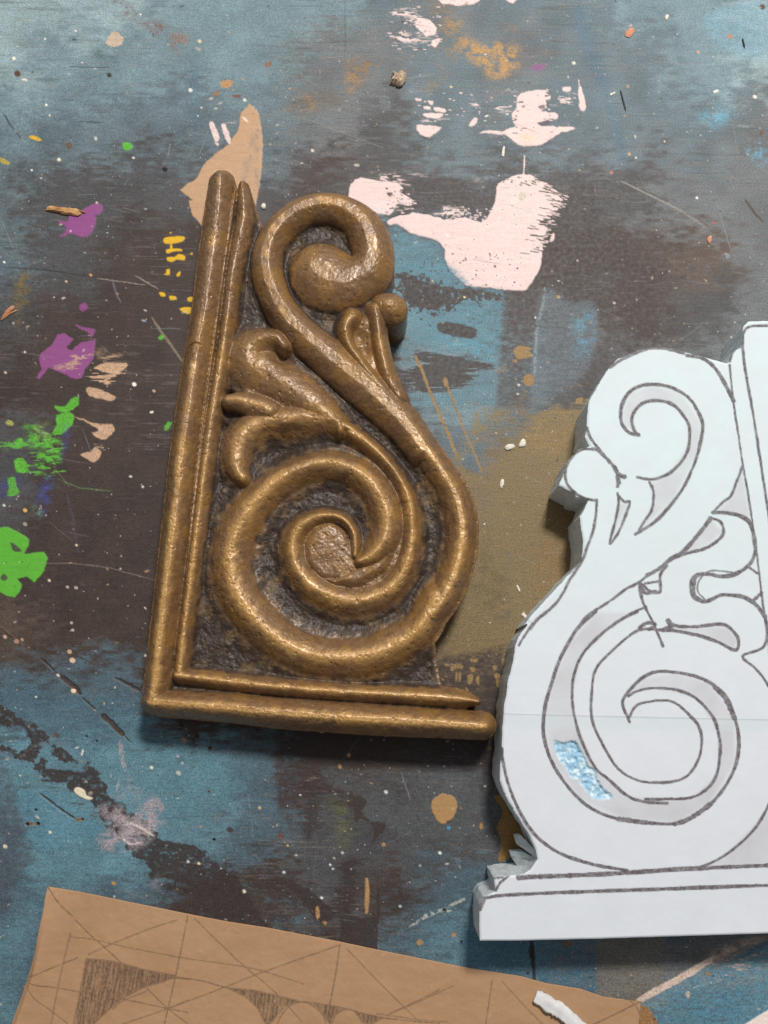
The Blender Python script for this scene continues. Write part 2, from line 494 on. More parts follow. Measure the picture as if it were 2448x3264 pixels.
    line(PK, FE([(1441, 115), (1443, 150)]), 1.6, .9, taper=False, wob=.4)
    # dark stretch of bare board below it
    patch(DK, FM([(330, 180), (600, 120), (900, 180), (1010, 190), (1000, 330), (940, 400), (850, 400), (700, 350), (560, 370), (420, 370), (330, 385)]), 'wash', .65, 10)
    patch(DK, FM([(1430, 240), (1659, 200), (1659, 900), (1500, 960), (1340, 830), (1300, 700), (1340, 500), (1400, 380)]), 'wash', .7, 14)
    patch(DK, F3([(560, 0), (1010, -60), (1100, 60), (1100, 250), (1000, 262), (870, 330), (760, 520), (690, 520), (740, 330), (850, 150), (700, 60)]), 'wash', .6, 10)
    # pink paint pools right of the bracket
    patch(PK, FM([(25, 230), (40, 180), (100, 138), (170, 150), (230, 160), (330, 170), (385, 210), (372, 240), (455, 290), (420, 320), (360, 300), (330, 340),
                  (290, 385), (180, 365), (60, 320), (25, 285)]), 'solid', 1, 3, th=.0001, sm=2)
    patch(PK, FM([(190, 100), (260, 130), (330, 100), (350, 140), (480, 180), (400, 190), (320, 180), (240, 160)]), 'dry', 1, 4)
    patch(PK, FM([(330, 330), (450, 285), (430, 350), (370, 360)]), 'dry', 1, 3)
    patch('4a4240', FM([(275, 236), (310, 240), (312, 258), (290, 262)]), 'solid', .95, 2)
    patch('dfe0e4', FM([(180, 310), (260, 300), (250, 370), (190, 360)]), 'rub', .8, 3)
    patch(PK, FM([(275, 425), (340, 395), (440, 373), (520, 378), (610, 400), (680, 415), (800, 405), (900, 430), (960, 370), (1000, 260), (1010, 180), (1100, 130), (1150, 118),
                  (1215, 120), (1300, 160), (1380, 215), (1440, 262), (1420, 330), (1390, 370), (1350, 420), (1330, 500), (1310, 570), (1300, 660), (1290, 740), (1240, 820), (1190, 880),
                  (1110, 880), (1030, 880), (930, 865), (830, 860), (760, 820), (690, 750), (660, 680), (655, 610), (600, 550), (520, 530), (430, 505), (360, 450), (300, 450)]),
          'solid', 1, 4, th=.00012, sm=2)
    rk = np.random.RandomState(5)
    for k in range(70):                                           # bristle gaps on the dragged right edge
        yy = rk.uniform(150, 640)
        xe = np.interp(yy, [150, 262, 330, 420, 570, 640], [1270, 1440, 1420, 1350, 1300, 1290])
        xx = xe - abs(rk.normal(0, 60)) - 5; ln = rk.uniform(20, 90)
        line(DK, FM([(xx, yy), (xx + ln * .5, yy + ln * .08), (xx + ln, yy + ln * .16)]), rk.uniform(.8, 2.6), .95, sd=k + 60)
    for k in range(46):                                           # pale bristle tips beyond it and skips above it
        yy = rk.uniform(170, 600); xe = np.interp(yy, [150, 262, 330, 420, 570, 640], [1270, 1440, 1420, 1350, 1300, 1290])
        xx = xe + rk.uniform(-20, 20); ln = rk.uniform(12, 44)
        line(PK, FM([(xx, yy), (xx + ln, yy + ln * .15)]), rk.uniform(.7, 1.8), .9, sd=k + 160)
    for k in range(60):
        xx = rk.uniform(640, 990); yy = np.interp(xx, [640, 800, 900, 1000], [360, 385, 400, 330]) + rk.normal(0, 22)
        line(PK, FM([(xx, yy), (xx + rk.uniform(5, 22), yy + rk.uniform(-3, 5))]), rk.uniform(1, 3), .9, sd=k + 260)
    for k in range(60):
        xx = rk.uniform(260, 460); yy = rk.uniform(210, 380)
        line(DK if rk.rand() < .6 else PK, FM([(xx, yy), (xx + rk.uniform(5, 26), yy + rk.uniform(-2, 7))]), rk.uniform(.8, 2.6), .9, sd=k + 360)
    for k in range(34):
        xx = rk.uniform(1010, 1300); yy = rk.uniform(125, 190) 
        line(DK, FM([(xx, yy), (xx + rk.uniform(3, 16), yy + rk.uniform(-2, 6))]), rk.uniform(.8, 2.0), .9, sd=k + 460)
    patch(PK, FM([(640, 330), (720, 325), (830, 370), (820, 400), (700, 395), (640, 375)]), 'dry', 1, 3)
    patch('c9c3ae', FM([(1145, 245), (1180, 235), (1195, 265), (1170, 300), (1148, 280)]), 'solid', .75, 3)
    patch('d9c9c6', FM([(1075, 660), (1105, 650), (1110, 690), (1080, 695)]), 'rub', .9, 3)
    patch('e8dcd4', FM([(1090, 300), (1130, 300), (1140, 420), (1100, 430)]), 'rub', .7, 3)
    patch(PK, FM([(1355, 560), (1370, 510), (1385, 505), (1380, 545)]), 'solid', 1, 2)
    # blue block, crackled
    patch(BL, FM([(270, 480), (360, 450), (430, 505), (520, 530), (600, 550), (650, 610), (665, 690), (720, 790), (300, 760), (300, 640)]), 'wash', .75, 6)
    patch(BL, FM([(300, 700), (700, 720), (850, 860), (1050, 880), (1045, 990), (1020, 1380), (980, 1370), (900, 1350), (800, 1280), (640, 1230), (420, 1220), (400, 1010), (300, 900)]), 'wash', .8, 6)
    patch(DK, FM([(330, 760), (560, 790), (760, 840), (1040, 890), (1040, 960), (860, 960), (700, 1020), (540, 1040), (400, 1000), (330, 900)]), 'flake', .95, 4)
    patch(DK, FM([(480, 880), (640, 880), (620, 1010), (430, 990)]), 'flake', .95, 4, sd=25)
    patch('5a93a8', FM([(640, 1200), (900, 1210), (1020, 1200), (1010, 1350), (960, 1360), (820, 1300), (680, 1260)]), 'rub', .9, 6)
    patch('8fb3c0', FM([(660, 1215), (820, 1230), (800, 1260), (660, 1240)]), 'dry', .5, 3)
    patch(DK, FM([(612, 1100), (680, 1090), (780, 1110), (870, 1140), (870, 1165), (860, 1200), (780, 1195), (690, 1180), (620, 1150)]), 'solid', .95, 4)
    patch(DK, FM([(450, 1290), (620, 1300), (760, 1310), (900, 1350), (990, 1390), (980, 1420), (860, 1430), (850, 1480), (740, 1540), (560, 1560), (440, 1540), (380, 1480), (370, 1400), (480, 1370)]), 'streak', .9, 5)
    patch('56808f', FM([(850, 1425), (1000, 1425), (990, 1620), (960, 1659), (600, 1659), (420, 1640), (380, 1560), (560, 1560), (760, 1530), (850, 1480)]), 'wash', .8, 4)
    patch('463d3c', FM([(1050, 890), (1180, 890), (1320, 900), (1310, 960), (1270, 1080), (1240, 1400), (1230, 1659), (1000, 1659), (1010, 1400), (1040, 1100)]), 'wash', .8, 3, sm=1)
    patch('63717a', FM([(1320, 880), (1500, 960), (1659, 960), (1659, 1280), (1560, 1450), (1300, 1650), (1240, 1500), (1260, 1080)]), 'wash', .7, 8)
    patch('5b8ba0', FM([(1500, 1060), (1600, 1010), (1659, 1050), (1659, 1180), (1560, 1330), (1510, 1240)]), 'rub', .8, 10)
    line('8a9aa2', FM([(1320, 860), (1310, 960), (1275, 1100), (1265, 1180), (1258, 1300), (1252, 1450)]), 5, .55, .42, sd=9)
    # ochre-brown drips and the big brown field
    patch(BR, FT([(560, 800), (640, 860), (720, 960), (860, 1030), (900, 860), (1060, 720), (1110, 660), (1200, 560), (1260, 490), (1340, 450), (1400, 500), (1500, 450), (1560, 400), (1659, 400),
                  (1659, 1900), (1200, 2120), (1100, 2240), (900, 2330), (560, 2420), (540, 1900), (700, 1500), (600, 1000)]), 'streak', .96, 5, sm=1)
    patch('8f7648', FT([(1110, 640), (1270, 480), (1350, 450), (1500, 480), (1480, 640), (1440, 800), (1300, 860), (1120, 800)]), 'rub', .7, 8)
    patch('85693f', FT([(1300, 1400), (1500, 1200), (1500, 1500), (1400, 1800), (1200, 1900), (1180, 1600)]), 'rub', .6, 12)
    patch('5c5038', FT([(840, 1400), (900, 1700), (1000, 1650), (1010, 2100), (850, 2050), (700, 1800)]), 'rub', .5, 10)
    patch('54687a', FT([(975, 1560), (1020, 1600), (1000, 1720), (975, 1700)]), 'rub', .6, 3)
    patch('54645c', FT([(960, 1900), (1010, 1900), (1010, 2060), (970, 2060)]), 'rub', .6, 3)
    patch('5a6a72', FT([(640, 880), (720, 840), (780, 920), (760, 960), (690, 930)]), 'solid', .9, 5)
    patch('6c6659', FT([(610, 1030), (760, 1050), (900, 1100), (850, 1300), (760, 1400), (720, 1200)]), 'rub', .5, 12)
    patch('8a7444', FT([(760, 480), (960, 470), (940, 560), (860, 640), (780, 740), (640, 860), (600, 830), (700, 640)]), 'rub', .85, 6)
    patch('8a7444', FT([(960, 520), (1090, 390), (1150, 320), (1130, 390), (1040, 480), (1010, 560)]), 'rub', 1, 5)
    line(OC, FT([(298, 85), (345, 190), (395, 330), (470, 510), (540, 660), (600, 830)]), 4.6, 1, taper=False, sd=12)
    line(OC, FT([(515, 255), (560, 370), (610, 510), (660, 640), (720, 770), (790, 950)]), 3.2, .95, taper=False, sd=15)
    patch(OC, FT([(1045, 20), (1100, 5), (1175, 20), (1150, 50), (1175, 75), (1130, 100), (1060, 95), (1040, 60)]), 'solid', 1, 4, sm=2)
    patch(OC, FT([(1112, 240), (1150, 220), (1190, 240), (1190, 290), (1150, 310), (1115, 285)]), 'solid', 1, 3)
    patch(OC, FT([(1035, 110), (1065, 108), (1060, 130), (1035, 128)]), 'solid', .95, 2)
    patch(OC, FT([(505, 250), (530, 248), (545, 300), (520, 320), (508, 300)]), 'solid', .95, 2)
    patch(OC, FT([(1510, 410), (1555, 390), (1550, 440), (1515, 440)]), 'solid', .95, 3)
    patch(OC, FT([(940, 160), (985, 140), (980, 200), (950, 230)]), 'dry', .9, 3)
    patch(OC, FT([(1420, 340), (1480, 280), (1490, 310), (1430, 360)]), 'dry', .8, 3)
    patch(OC, FT([(670, 435), (730, 430), (720, 455), (680, 455)]), 'dry', .9, 3)
    # flakes of ochre under the tail of the bracket
    patch(DK, FR([(380, 0), (1250, -180), (1250, 1000), (1180, 1300), (300, 1300), (200, 500)]), 'wash', .9, 8, sm=1)
    for k, q in enumerate([[(820, 0), (930, 0), (900, 50), (840, 40)], [(590, 80), (640, 65), (730, 85), (720, 130), (650, 120), (590, 160), (560, 120)], [(810, 120), (880, 105), (890, 160), (840, 175)],
                           [(1120, 95), (1175, 85), (1180, 130), (1140, 160)], [(1140, 205), (1220, 200), (1225, 250), (1190, 270), (1150, 250)], [(1165, 270), (1215, 275), (1200, 380), (1175, 350)],
                           [(630, 185), (655, 190), (650, 300), (630, 290)], [(680, 195), (710, 190), (690, 300), (672, 300)], [(900, 240), (945, 225), (935, 340), (905, 310)],
                           [(790, 220), (865, 215), (840, 320), (800, 340)], [(765, 375), (810, 420), (770, 425)], [(1240, 0), (1290, -10), (1260, 100)], [(480, 60), (560, 70), (540, 100), (490, 90)],
                           [(1035, 1190), (1080, 1150), (1105, 1190), (1060, 1210)], [(440, 255), (480, 262), (470, 285)], [(480, 225), (520, 230), (510, 250)]]):
        patch('957b50', FR(q), 'solid', .95, 2.5, sd=k + 30, sm=2)
    # tan stroke behind the rail
    patch(TN, FA([(1075, 450), (1110, 470), (1125, 520), (1135, 620), (1128, 760), (1110, 850), (1100, 950), (880, 985), (830, 930), (815, 870), (830, 865), (775, 820), (850, 770), (890, 700), (945, 655), (990, 620), (1030, 560), (1040, 490)]), 'solid', 1, 3, th=.0001, sm=1)
    for k, (x, y) in enumerate([(1085, 590), (1105, 640), (1080, 680), (1100, 730), (1110, 780), (1060, 700), (1100, 560), (1050, 760)]):
        patch('6b727a', FA([(x, y), (x + 14, y + 4), (x + 16, y + 40), (x + 2, y + 44)]), 'rub', .85, 4, sd=k + 3)
    patch(PK, FA([(903, 535), (922, 530), (950, 595), (930, 612)]), 'solid', 1, 2, sm=2)
    patch(PK, FA([(955, 542), (975, 538), (998, 605), (990, 622), (975, 600)]), 'solid', 1, 2, sm=2)
    patch(PK, FA([(975, 530), (998, 530), (995, 548), (980, 545)]), 'dry', 1, 2)
    patch('e8d8c8', FA([(1045, 508), (1060, 510), (1075, 530), (1060, 525)]), 'solid', .9, 1.5)
    patch(PK, FA([(928, 615), (945, 620), (940, 632)]), 'solid', .9, 1.5)
    # purple
    patch(PU, RG(100, 500, 4.1475)([(690, 690), (800, 630), (880, 605), (945, 640), (940, 720), (890, 770), (830, 770), (858, 820), (840, 930), (790, 1010), (730, 1065), (640, 1060), (560, 1020), (490, 1015),
                                (440, 1050), (370, 1060), (380, 1035), (440, 1010), (460, 940), (440, 900), (380, 890), (340, 835), (400, 850), (480, 850), (500, 780), (600, 760)]), 'solid', .96, 1.5, sm=1, th=.00006)
    patch(PU, FL([(270, 1090), (340, 1040), (380, 970), (420, 958), (485, 1000), (440, 1050), (470, 1075), (530, 1020), (632, 1000), (615, 1130), (560, 1200), (540, 1255), (500, 1265), (420, 1225), (320, 1190), (260, 1260), (240, 1255), (275, 1195), (255, 1130)]), 'solid', .95, 3, sm=1, th=.00006)
    patch('c09a88', FL([(380, 1190), (470, 1130), (560, 1070), (610, 1090), (560, 1180), (470, 1210)]), 'dry', .85, 4)
    patch(PU, FL([(530, 770), (570, 755), (582, 790), (550, 815), (525, 800)]), 'solid', .8, 2)
    patch(PU, FL([(500, 900), (540, 915), (620, 930), (630, 945), (600, 985), (580, 950), (520, 925)]), 'solid', .85, 2)
    # green drips
    for q, md in (([(470, 1390), (525, 1380), (510, 1440), (450, 1480), (380, 1470), (360, 1440), (430, 1440)], 'solid'),
                  ([(370, 1500), (440, 1480), (490, 1500), (480, 1560), (400, 1630), (350, 1620), (375, 1560)], 'solid'),
                  ([(240, 1640), (300, 1660), (360, 1650), (410, 1700), (390, 1850), (300, 1866), (240, 1800), (200, 1700)], 'dry'),
                  ([(160, 1560), (260, 1560), (370, 1600), (400, 1800), (280, 1780), (180, 1680)], 'rub'), ([(0, 1690), (150, 1660), (150, 1730), (20, 1720)], 'dry'),
                  ([(100, 1660), (150, 1655), (150, 1715), (100, 1700)], 'solid'), ([(95, 1800), (150, 1780), (190, 1866), (110, 1880)], 'solid')):
        patch(GN, FL(q), md, .95, 4, sm=2)
    patch('9aa06c', FL([(240, 1560), (330, 1570), (320, 1650), (250, 1640)]), 'rub', .9, 4)
    patch('4c5090', FL([(410, 1600), (470, 1590), (430, 1760), (400, 1800)]), 'rub', .6, 4)
    patch(GN, FN([(180, -40), (300, -60), (460, -20), (420, 20), (370, 70), (340, 20), (270, 50), (190, 15)]), 'dry', .95, 4)
    patch(DB, FN([(330, 60), (400, 60), (400, 170), (360, 300), (320, 345), (270, 340), (270, 230)]), 'rub', 1, 3)
    patch(DB, FN([(-10, 80), (60, 60), (150, 50), (140, 130), (60, 190), (-10, 190)]), 'rub', .95, 3)
    patch(GN, FN([(60, 60), (115, 50), (125, 120), (150, 160), (110, 192), (52, 190), (70, 130)]), 'solid', .8, 2, sm=2)
    patch('7d9a62', FN([(235, 290), (280, 275), (315, 320), (290, 352), (250, 340)]), 'rub', 1, 2)
    patch(GN, FN([(-20, 430), (60, 425), (140, 460), (220, 520), (215, 570), (180, 630), (250, 620), (330, 615), (362, 660), (330, 760), (260, 845), (200, 800), (130, 820), (165, 860), (150, 920), (110, 960), (60, 950), (-20, 910)]), 'solid', 1, 3, sm=1, th=.00008)
    patch('4a4340', FN([(80, 545), (130, 570), (165, 610), (110, 610), (90, 585)]), 'solid', .9, 2)
    patch('4a4340', FN([(5, 810), (30, 780), (60, 810), (30, 835)]), 'solid', .9, 2)
    patch(GN, FA([(528, 625), (545, 615), (570, 625), (568, 645), (540, 650)]), 'solid', 1, 1.5, th=.0001)
    patch(GN, FL([(1048, 985), (1075, 965), (1085, 990), (1060, 1005)]), 'solid', .9, 2)
    patch(GN, FL([(1085, 1580), (1110, 1545), (1140, 1550), (1125, 1570), (1105, 1600), (1088, 1598)]), 'solid', .9, 2)
    patch('a8ab5e', FL([(36, 1545), (60, 1532), (90, 1550), (80, 1568), (50, 1565)]), 'solid', .9, 2)
    # yellow marks
    for q in ([(1085, 330), (1130, 320), (1215, 318), (1210, 350), (1130, 368), (1085, 362)], [(1100, 405), (1150, 400), (1195, 400), (1203, 414), (1140, 420), (1105, 432)],
              [(1105, 455), (1155, 455), (1180, 435), (1222, 450), (1215, 478), (1170, 470), (1140, 486), (1108, 482)], [(1125, 370), (1138, 370), (1138, 405), (1127, 405)],
              [(1100, 540), (1122, 535), (1120, 575), (1085, 570), (1100, 560)], [(1168, 570), (1188, 548), (1190, 575), (1172, 585)], [(1052, 688), (1085, 690), (1092, 712), (1065, 716)],
              [(1118, 710), (1160, 715), (1165, 735), (1125, 738)], [(1240, 725), (1285, 718), (1290, 745), (1245, 748)], [(1185, 795), (1240, 785), (1285, 800), (1280, 830), (1220, 825)],
              [(1255, 435), (1272, 425), (1270, 440)], [(1120, 292), (1135, 290), (1132, 300)]):
        patch(YE, FL(q), 'solid', 1, 1.6, sm=2, th=.00006)
    patch(YE, FA([(125, 592), (145, 585), (180, 605), (160, 608)]), 'solid', 1, 1.6)
    patch('b7a040', FA([(0, 680), (40, 700), (35, 712), (0, 700)]), 'solid', .9, 1.6)
    # olive stain, peach steps
    patch('75653a', FL([(125, 570), (190, 550), (205, 640), (195, 740), (160, 830), (120, 925), (95, 850), (75, 720), (90, 620)]), 'rub', 1, 4)
    for q, md in (([(700, 1095), (780, 1100), (740, 1130), (750, 1150), (710, 1130)], 'dry'), ([(625, 1185), (700, 1155), (830, 1155), (835, 1185), (780, 1225), (720, 1220), (640, 1200)], 'solid'),
                  ([(570, 1220), (640, 1230), (760, 1215), (765, 1260), (740, 1300), (670, 1275), (600, 1260)], 'streak'), ([(568, 1322), (640, 1325), (765, 1375), (735, 1408), (670, 1390), (590, 1375)], 'solid'),
                  ([(490, 1510), (560, 1530), (650, 1560), (740, 1560), (755, 1600), (700, 1660), (640, 1645), (610, 1620), (650, 1600), (600, 1560)], 'solid'), ([(530, 1760), (600, 1740), (625, 1710), (665, 1735), (660, 1780), (620, 1812), (580, 1790)], 'solid'),
                  ([(805, 1045), (835, 1035), (842, 1075), (815, 1090)], 'dry'), ([(640, 1700), (690, 1690), (680, 1730), (650, 1730)], 'dry'), ([(635, 1080), (690, 1070), (660, 1115)], 'rub')):
        patch(PC, FL(q), md, .95, 3, sm=2)
    # ---- lower left: blue over dark
    patch('5a899c', FO([(110, 880), (260, 860), (420, 880), (520, 980), (700, 1110), (640, 1200), (420, 1240), (240, 1310), (170, 1150), (120, 1000)]), 'wash', .85, 6, sm=1)
    patch('567c8a', FO([(820, 480), (960, 430), (1300, 600), (1659, 640), (1659, 820), (1500, 960), (1420, 1010), (1200, 1060), (1070, 1080), (1060, 960), (900, 900), (820, 700)]), 'wash', .6, 6)
    patch('4a7183', FO([(0, 30), (300, 200), (600, 250), (940, 260), (960, 500), (700, 600), (560, 660), (330, 500), (100, 400), (0, 300)]), 'wash', .45, 12)
    for k, (q, md) in enumerate((([(0, 300), (90, 370), (160, 400), (200, 430), (260, 470), (320, 500), (310, 540), (240, 560), (290, 550), (240, 640), (200, 680), (110, 650), (0, 590), (0, 560), (120, 610), (200, 560), (160, 460), (60, 440), (0, 450)], 'rough'),
                  ([(340, 570), (420, 590), (500, 650), (500, 690), (420, 690), (340, 640)], 'rough'), ([(260, 640), (330, 660), (300, 720), (420, 730), (560, 730), (580, 690), (640, 740), (700, 830), (720, 900), (840, 980), (820, 1060), (700, 1080), (640, 1000), (600, 940), (500, 890), (420, 820), (260, 790), (240, 720)], 'rough'),
                  ([(470, 890), (560, 960), (640, 1030), (700, 1120), (640, 1080), (580, 1000), (480, 960)], 'dry'),
                  ([(820, 1010), (960, 1060), (1060, 1190), (1200, 1220), (1330, 1250), (1480, 1400), (1580, 1520), (1720, 1700), (1300, 1680), (1310, 1590), (1200, 1470), (1000, 1450), (970, 1370), (860, 1290), (800, 1180), (700, 1100)], 'rough'),
                  ([(1050, 1490), (1300, 1500), (1290, 1560), (1120, 1530)], 'rough'), ([(350, 820), (420, 850), (440, 890), (400, 880)], 'dry'))):
        patch(DK, FO(q), md, .93, 5, sm=1, sd=k * 3 + 7)
    patch('4a2c36', FO([(0, 590), (60, 610), (130, 640), (200, 620), (190, 680), (100, 660), (0, 640)]), 'rub', .8, 4)
    patch('4e5158', FO([(-20, 700), (70, 740), (120, 950), (190, 1250), (230, 1330), (100, 1500), (60, 1659), (-20, 1659)]), 'wash', .6, 12)
    # diagonal gouges
    for k, q in enumerate(([(270, 0), (330, 50), (360, 85)], [(390, 110), (460, 160), (510, 200), (530, 240)], [(540, 255), (600, 310), (635, 345)], [(670, 370), (730, 420), (790, 480), (820, 510)], [(820, 510), (870, 555)], [(760, 125), (850, 170), (930, 212)], [(260, 890), (380, 980), (500, 1060)])):
        line('463a34', FO(q), (3, 8, 2.5, 9, 2, 4.5, 3)[k], .95, sd=k + 80, th=-.0003)
    line('6a5a4c', FN([(0, 1165), (80, 1240), (150, 1300), (185, 1320)]), 4, .9, sd=33)
    line('463a34', FN([(20, 1195), (100, 1270), (170, 1330)]), 3, .9, sd=35)
    line('463a34', FN([(370, 1290), (450, 1320), (540, 1380)]), 3, .9, sd=36)
    line('463a34', FN([(570, 1390), (720, 1470)]), 3, .8, .45, sd=37)
    line('463a34', FA([(0, 470), (40, 530), (90, 600)]), 3, .8, .4, sd=38)
    # silvery rubbed star
    SV = 'a89ba0'
    patch(SV, FO([(640, 1010), (700, 960), (800, 980), (850, 1030), (950, 960), (1000, 900), (1075, 960), (1060, 1040), (1090, 1080), (1040, 1110), (1020, 1170), (940, 1250), (840, 1270), (700, 1300), (640, 1190), (720, 1110)]), 'rub', .9, 6)
    patch('b8acae', FO([(760, 980), (860, 1040), (1020, 1060), (1030, 1160), (940, 1230), (820, 1210), (790, 1120)]), 'rub', .7, 6, sd=14)
    patch(SV, FO([(780, 900), (850, 780), (900, 830), (940, 890), (880, 950), (800, 970)]), 'rub', .5, 6)
    line(SV, FO([(795, 530), (805, 640), (830, 740)]), 7, .7, .42, sd=51)
    line('d8c8c6', FO([(860, 1085), (940, 1120), (1020, 1170)]), 4, .8, sd=52); line('d8c8c6', FO([(810, 1190), (860, 1225), (930, 1215)]), 3.5, .8, sd=53)
    line(SV, FO([(950, 960), (1040, 930), (1075, 980), (1010, 1080)]), 6, .6, .4, sd=54)
    patch(SV, FO([(1000, 1450), (1060, 1440), (1090, 1490), (1040, 1540), (990, 1510)]), 'rub', .35, 4)
    patch('e6dcc0', FO([(490, 860), (520, 848), (560, 870), (575, 905), (612, 918), (600, 932), (560, 925), (500, 890)]), 'solid', 1, 1.5, sm=2, th=.0002)
    patch('a0927c', FO([(582, 885), (605, 875), (612, 890), (590, 900)]), 'solid', .9, 1)
    patch('e8e4dc', FO([(535, 630), (545, 600), (556, 605), (545, 640)]), 'solid', .8, 2)
    patch('b0b8b4', FO([(765, 860), (780, 805), (790, 815), (772, 870)]), 'solid', .7, 1)
    for q in ([(170, 1085), (195, 1078), (240, 1088), (262, 1082), (262, 1098), (240, 1100), (195, 1100), (172, 1105)], [(500, 1055), (545, 1050), (552, 1062), (530, 1075), (500, 1070)]):
        patch('7c6346', FO(q), 'solid', 1, 1); 
    for c in ((180, 1095, 9), (250, 1091, 10), (545, 1063, 6), (570, 513, 5), (235, 1000, 7), (1412, 1197, 8), (637, 545, 5)):
        patch('120d0b', FO([(c[0] - c[2], c[1]), (c[0], c[1] - c[2]), (c[0] + c[2], c[1]), (c[0], c[1] + c[2])]), 'solid', 1, .5, th=-.001)
    patch('8a8066', FO([(1420, 1045), (1460, 1035), (1482, 1055), (1460, 1075), (1425, 1065)]), 'rub', 1, 2)
    # ---- lower middle
    patch(DK, FQ([(303, 60), (500, 60), (700, 100), (1450, 180), (1440, 330), (900, 330), (700, 300), (560, 330), (620, 430), (540, 490), (520, 640), (465, 730), (430, 640), (395, 545), (305, 570)]), 'wash', .92, 3, sm=1)
    patch('4d3838', FQ([(310, 330), (500, 320), (600, 440), (540, 500), (380, 530), (310, 560)]), 'rub', .4, 6)
    patch('5b6165', FQ([(520, 320), (700, 340), (900, 330), (1200, 350), (1440, 380), (1440, 640), (1100, 700), (850, 640), (740, 560), (700, 460), (600, 440)]), 'wash', .55, 10)
    patch(DK, FQ([(700, 470), (780, 500), (750, 560), (800, 610), (870, 620), (870, 660), (830, 700), (800, 740), (815, 690), (800, 620), (740, 600), (720, 620), (710, 560)]), 'solid', .92, 4, sm=2)
    patch(DK, FQ([(640, 830), (760, 800), (720, 880), (690, 1100), (600, 1110), (610, 1000), (650, 920)]), 'streak', .9, 4)
    patch(DK, FQ([(640, 1100), (760, 1120), (840, 1120), (835, 1290), (600, 1300), (640, 1220)]), 'solid', .92, 4, sm=1)
    patch(DK, FQ([(370, 945), (430, 950), (520, 1010), (600, 1090), (590, 1130), (540, 1145), (500, 1120), (420, 1020)]), 'solid', .92, 4)
    patch(DK, FQ([(-40, 870), (80, 890), (130, 970), (200, 1090), (300, 1220), (-40, 1150)]), 'solid', .92, 5, sm=1)
    patch(DK, FQ([(30, 740), (60, 860), (120, 920), (60, 910), (10, 800)]), 'dry', .9, 4)
    patch(DK, FQ([(830, 990), (848, 980), (845, 1140), (835, 1120)]), 'solid', .9, 1)
    patch('5c5f45', FQ([(560, 500), (640, 490), (700, 600), (690, 760), (620, 740), (600, 640)]), 'rub', .7, 6)
    patch('6a664a', FQ([(610, 560), (680, 560), (680, 700), (620, 700)]), 'rub', .5, 6)
    patch('7fa3ae', FQ([(430, 590), (490, 580), (480, 620), (440, 615)]), 'rub', .8, 3)
    patch('b08a5c', FQ([(1118, 530), (1140, 485), (1190, 466), (1240, 485), (1258, 530), (1240, 580), (1195, 622), (1145, 600)]), 'solid', 1, 5, sm=2, th=.0001)
    patch('b58c5c', FQ([(772, 910), (785, 910), (793, 1000), (785, 1095), (768, 1100)]), 'solid', .95, 2, sm=1)
    patch('b58c5c', FQ([(510, 1065), (525, 1065), (530, 1110), (512, 1125)]), 'solid', .95, 2)
    patch('b58c5c', FQ([(545, 1140), (565, 1140), (560, 1160)]), 'solid', .9, 2); patch('b58c5c', FQ([(490, 1060), (500, 1075), (475, 1090)]), 'dry', .9, 2)
    patch('8f6c38', FQ([(1450, 475), (1500, 480), (1530, 560), (1600, 650), (1640, 700), (1580, 760), (1510, 820), (1470, 810), (1490, 720), (1465, 640), (1500, 560)]), 'solid', .9, 4)
    patch('b08858', FQ([(1375, 620), (1390, 620), (1392, 650), (1378, 650)]), 'solid', .9, 1.5)
    for c in ((683, 260, 12), (637, 322, 12), (867, 733, 12), (1240, 1210, 15), (1058, 1250, 18), (1413, 690, 4)):
        patch('a8855c', FQ([(c[0] - c[2], c[1]), (c[0], c[1] - c[2]), (c[0] + c[2], c[1]), (c[0], c[1] + c[2])]), 'solid', .95, 1.5, sm=3)
    patch('c9bda4', FQ([(470, 380), (500, 370), (518, 385), (490, 395)]), 'dry', .95, 2)
    patch('100c0a', FQ([(1180, 1078), (1195, 1078), (1198, 1092), (1183, 1094)]), 'solid', 1, .5, th=-.001)
    patch('d4cfc4', FQ([(1155, 1075), (1200, 1062), (1215, 1090), (1180, 1110)]), 'dry', .8, 3)
    line('b9bcb8', FQ([(1000, 1170), (1080, 1120), (1190, 1070), (1320, 1010)]), 5, .7, .5, sd=91)
    patch('2f2a2c', FQ([(1010, 1150), (1060, 1140), (1040, 1180), (1005, 1175)]), 'rub', .8, 3)
    # ---- bottom right
    patch('426f86', FY([(-60, 0), (1210, 20), (1215, 620), (600, 500), (-60, 360)]), 'wash', .7, 2, sm=1)
    patch('7b7468', FY([(1215, 20), (1900, 20), (1800, 760), (1215, 640)]), 'wash', .8, 2, sm=1)
    line('2a2322', FY([(590, 60), (595, 200), (600, 300), (620, 500)]), 6, .85, sd=92, taper=False)
    patch('2a2322', FY([(560, 170), (610, 160), (620, 290), (580, 290)]), 'solid', .8, 4)
    patch('2e3a42', FY([(540, 405), (565, 405), (560, 430), (545, 430)]), 'solid', .9, 2)
    patch('8a5c38', FY([(900, 110), (970, 110), (960, 155), (920, 155)]), 'solid', .8, 2); patch('8a6a48', FY([(840, 275), (870, 270), (865, 305), (845, 305)]), 'solid', .8, 2)
    patch('5c93aa', FZ([(-60, 1400), (800, 900), (1750, 500), (1800, 1700), (150, 1750)]), 'wash', .75, 6, sm=1)
    patch('8a9698', FZ([(0, 1390), (700, 900), (1300, 900), (1700, 620), (1700, 1000), (1200, 1200), (600, 1200), (200, 1480)]), 'rub', .6, 8)
    patch('8c8072', FZ([(700, 850), (1200, 560), (1700, 460), (1700, 520), (1380, 680), (1240, 800), (1000, 900), (880, 850)]), 'wash', .9, 6)
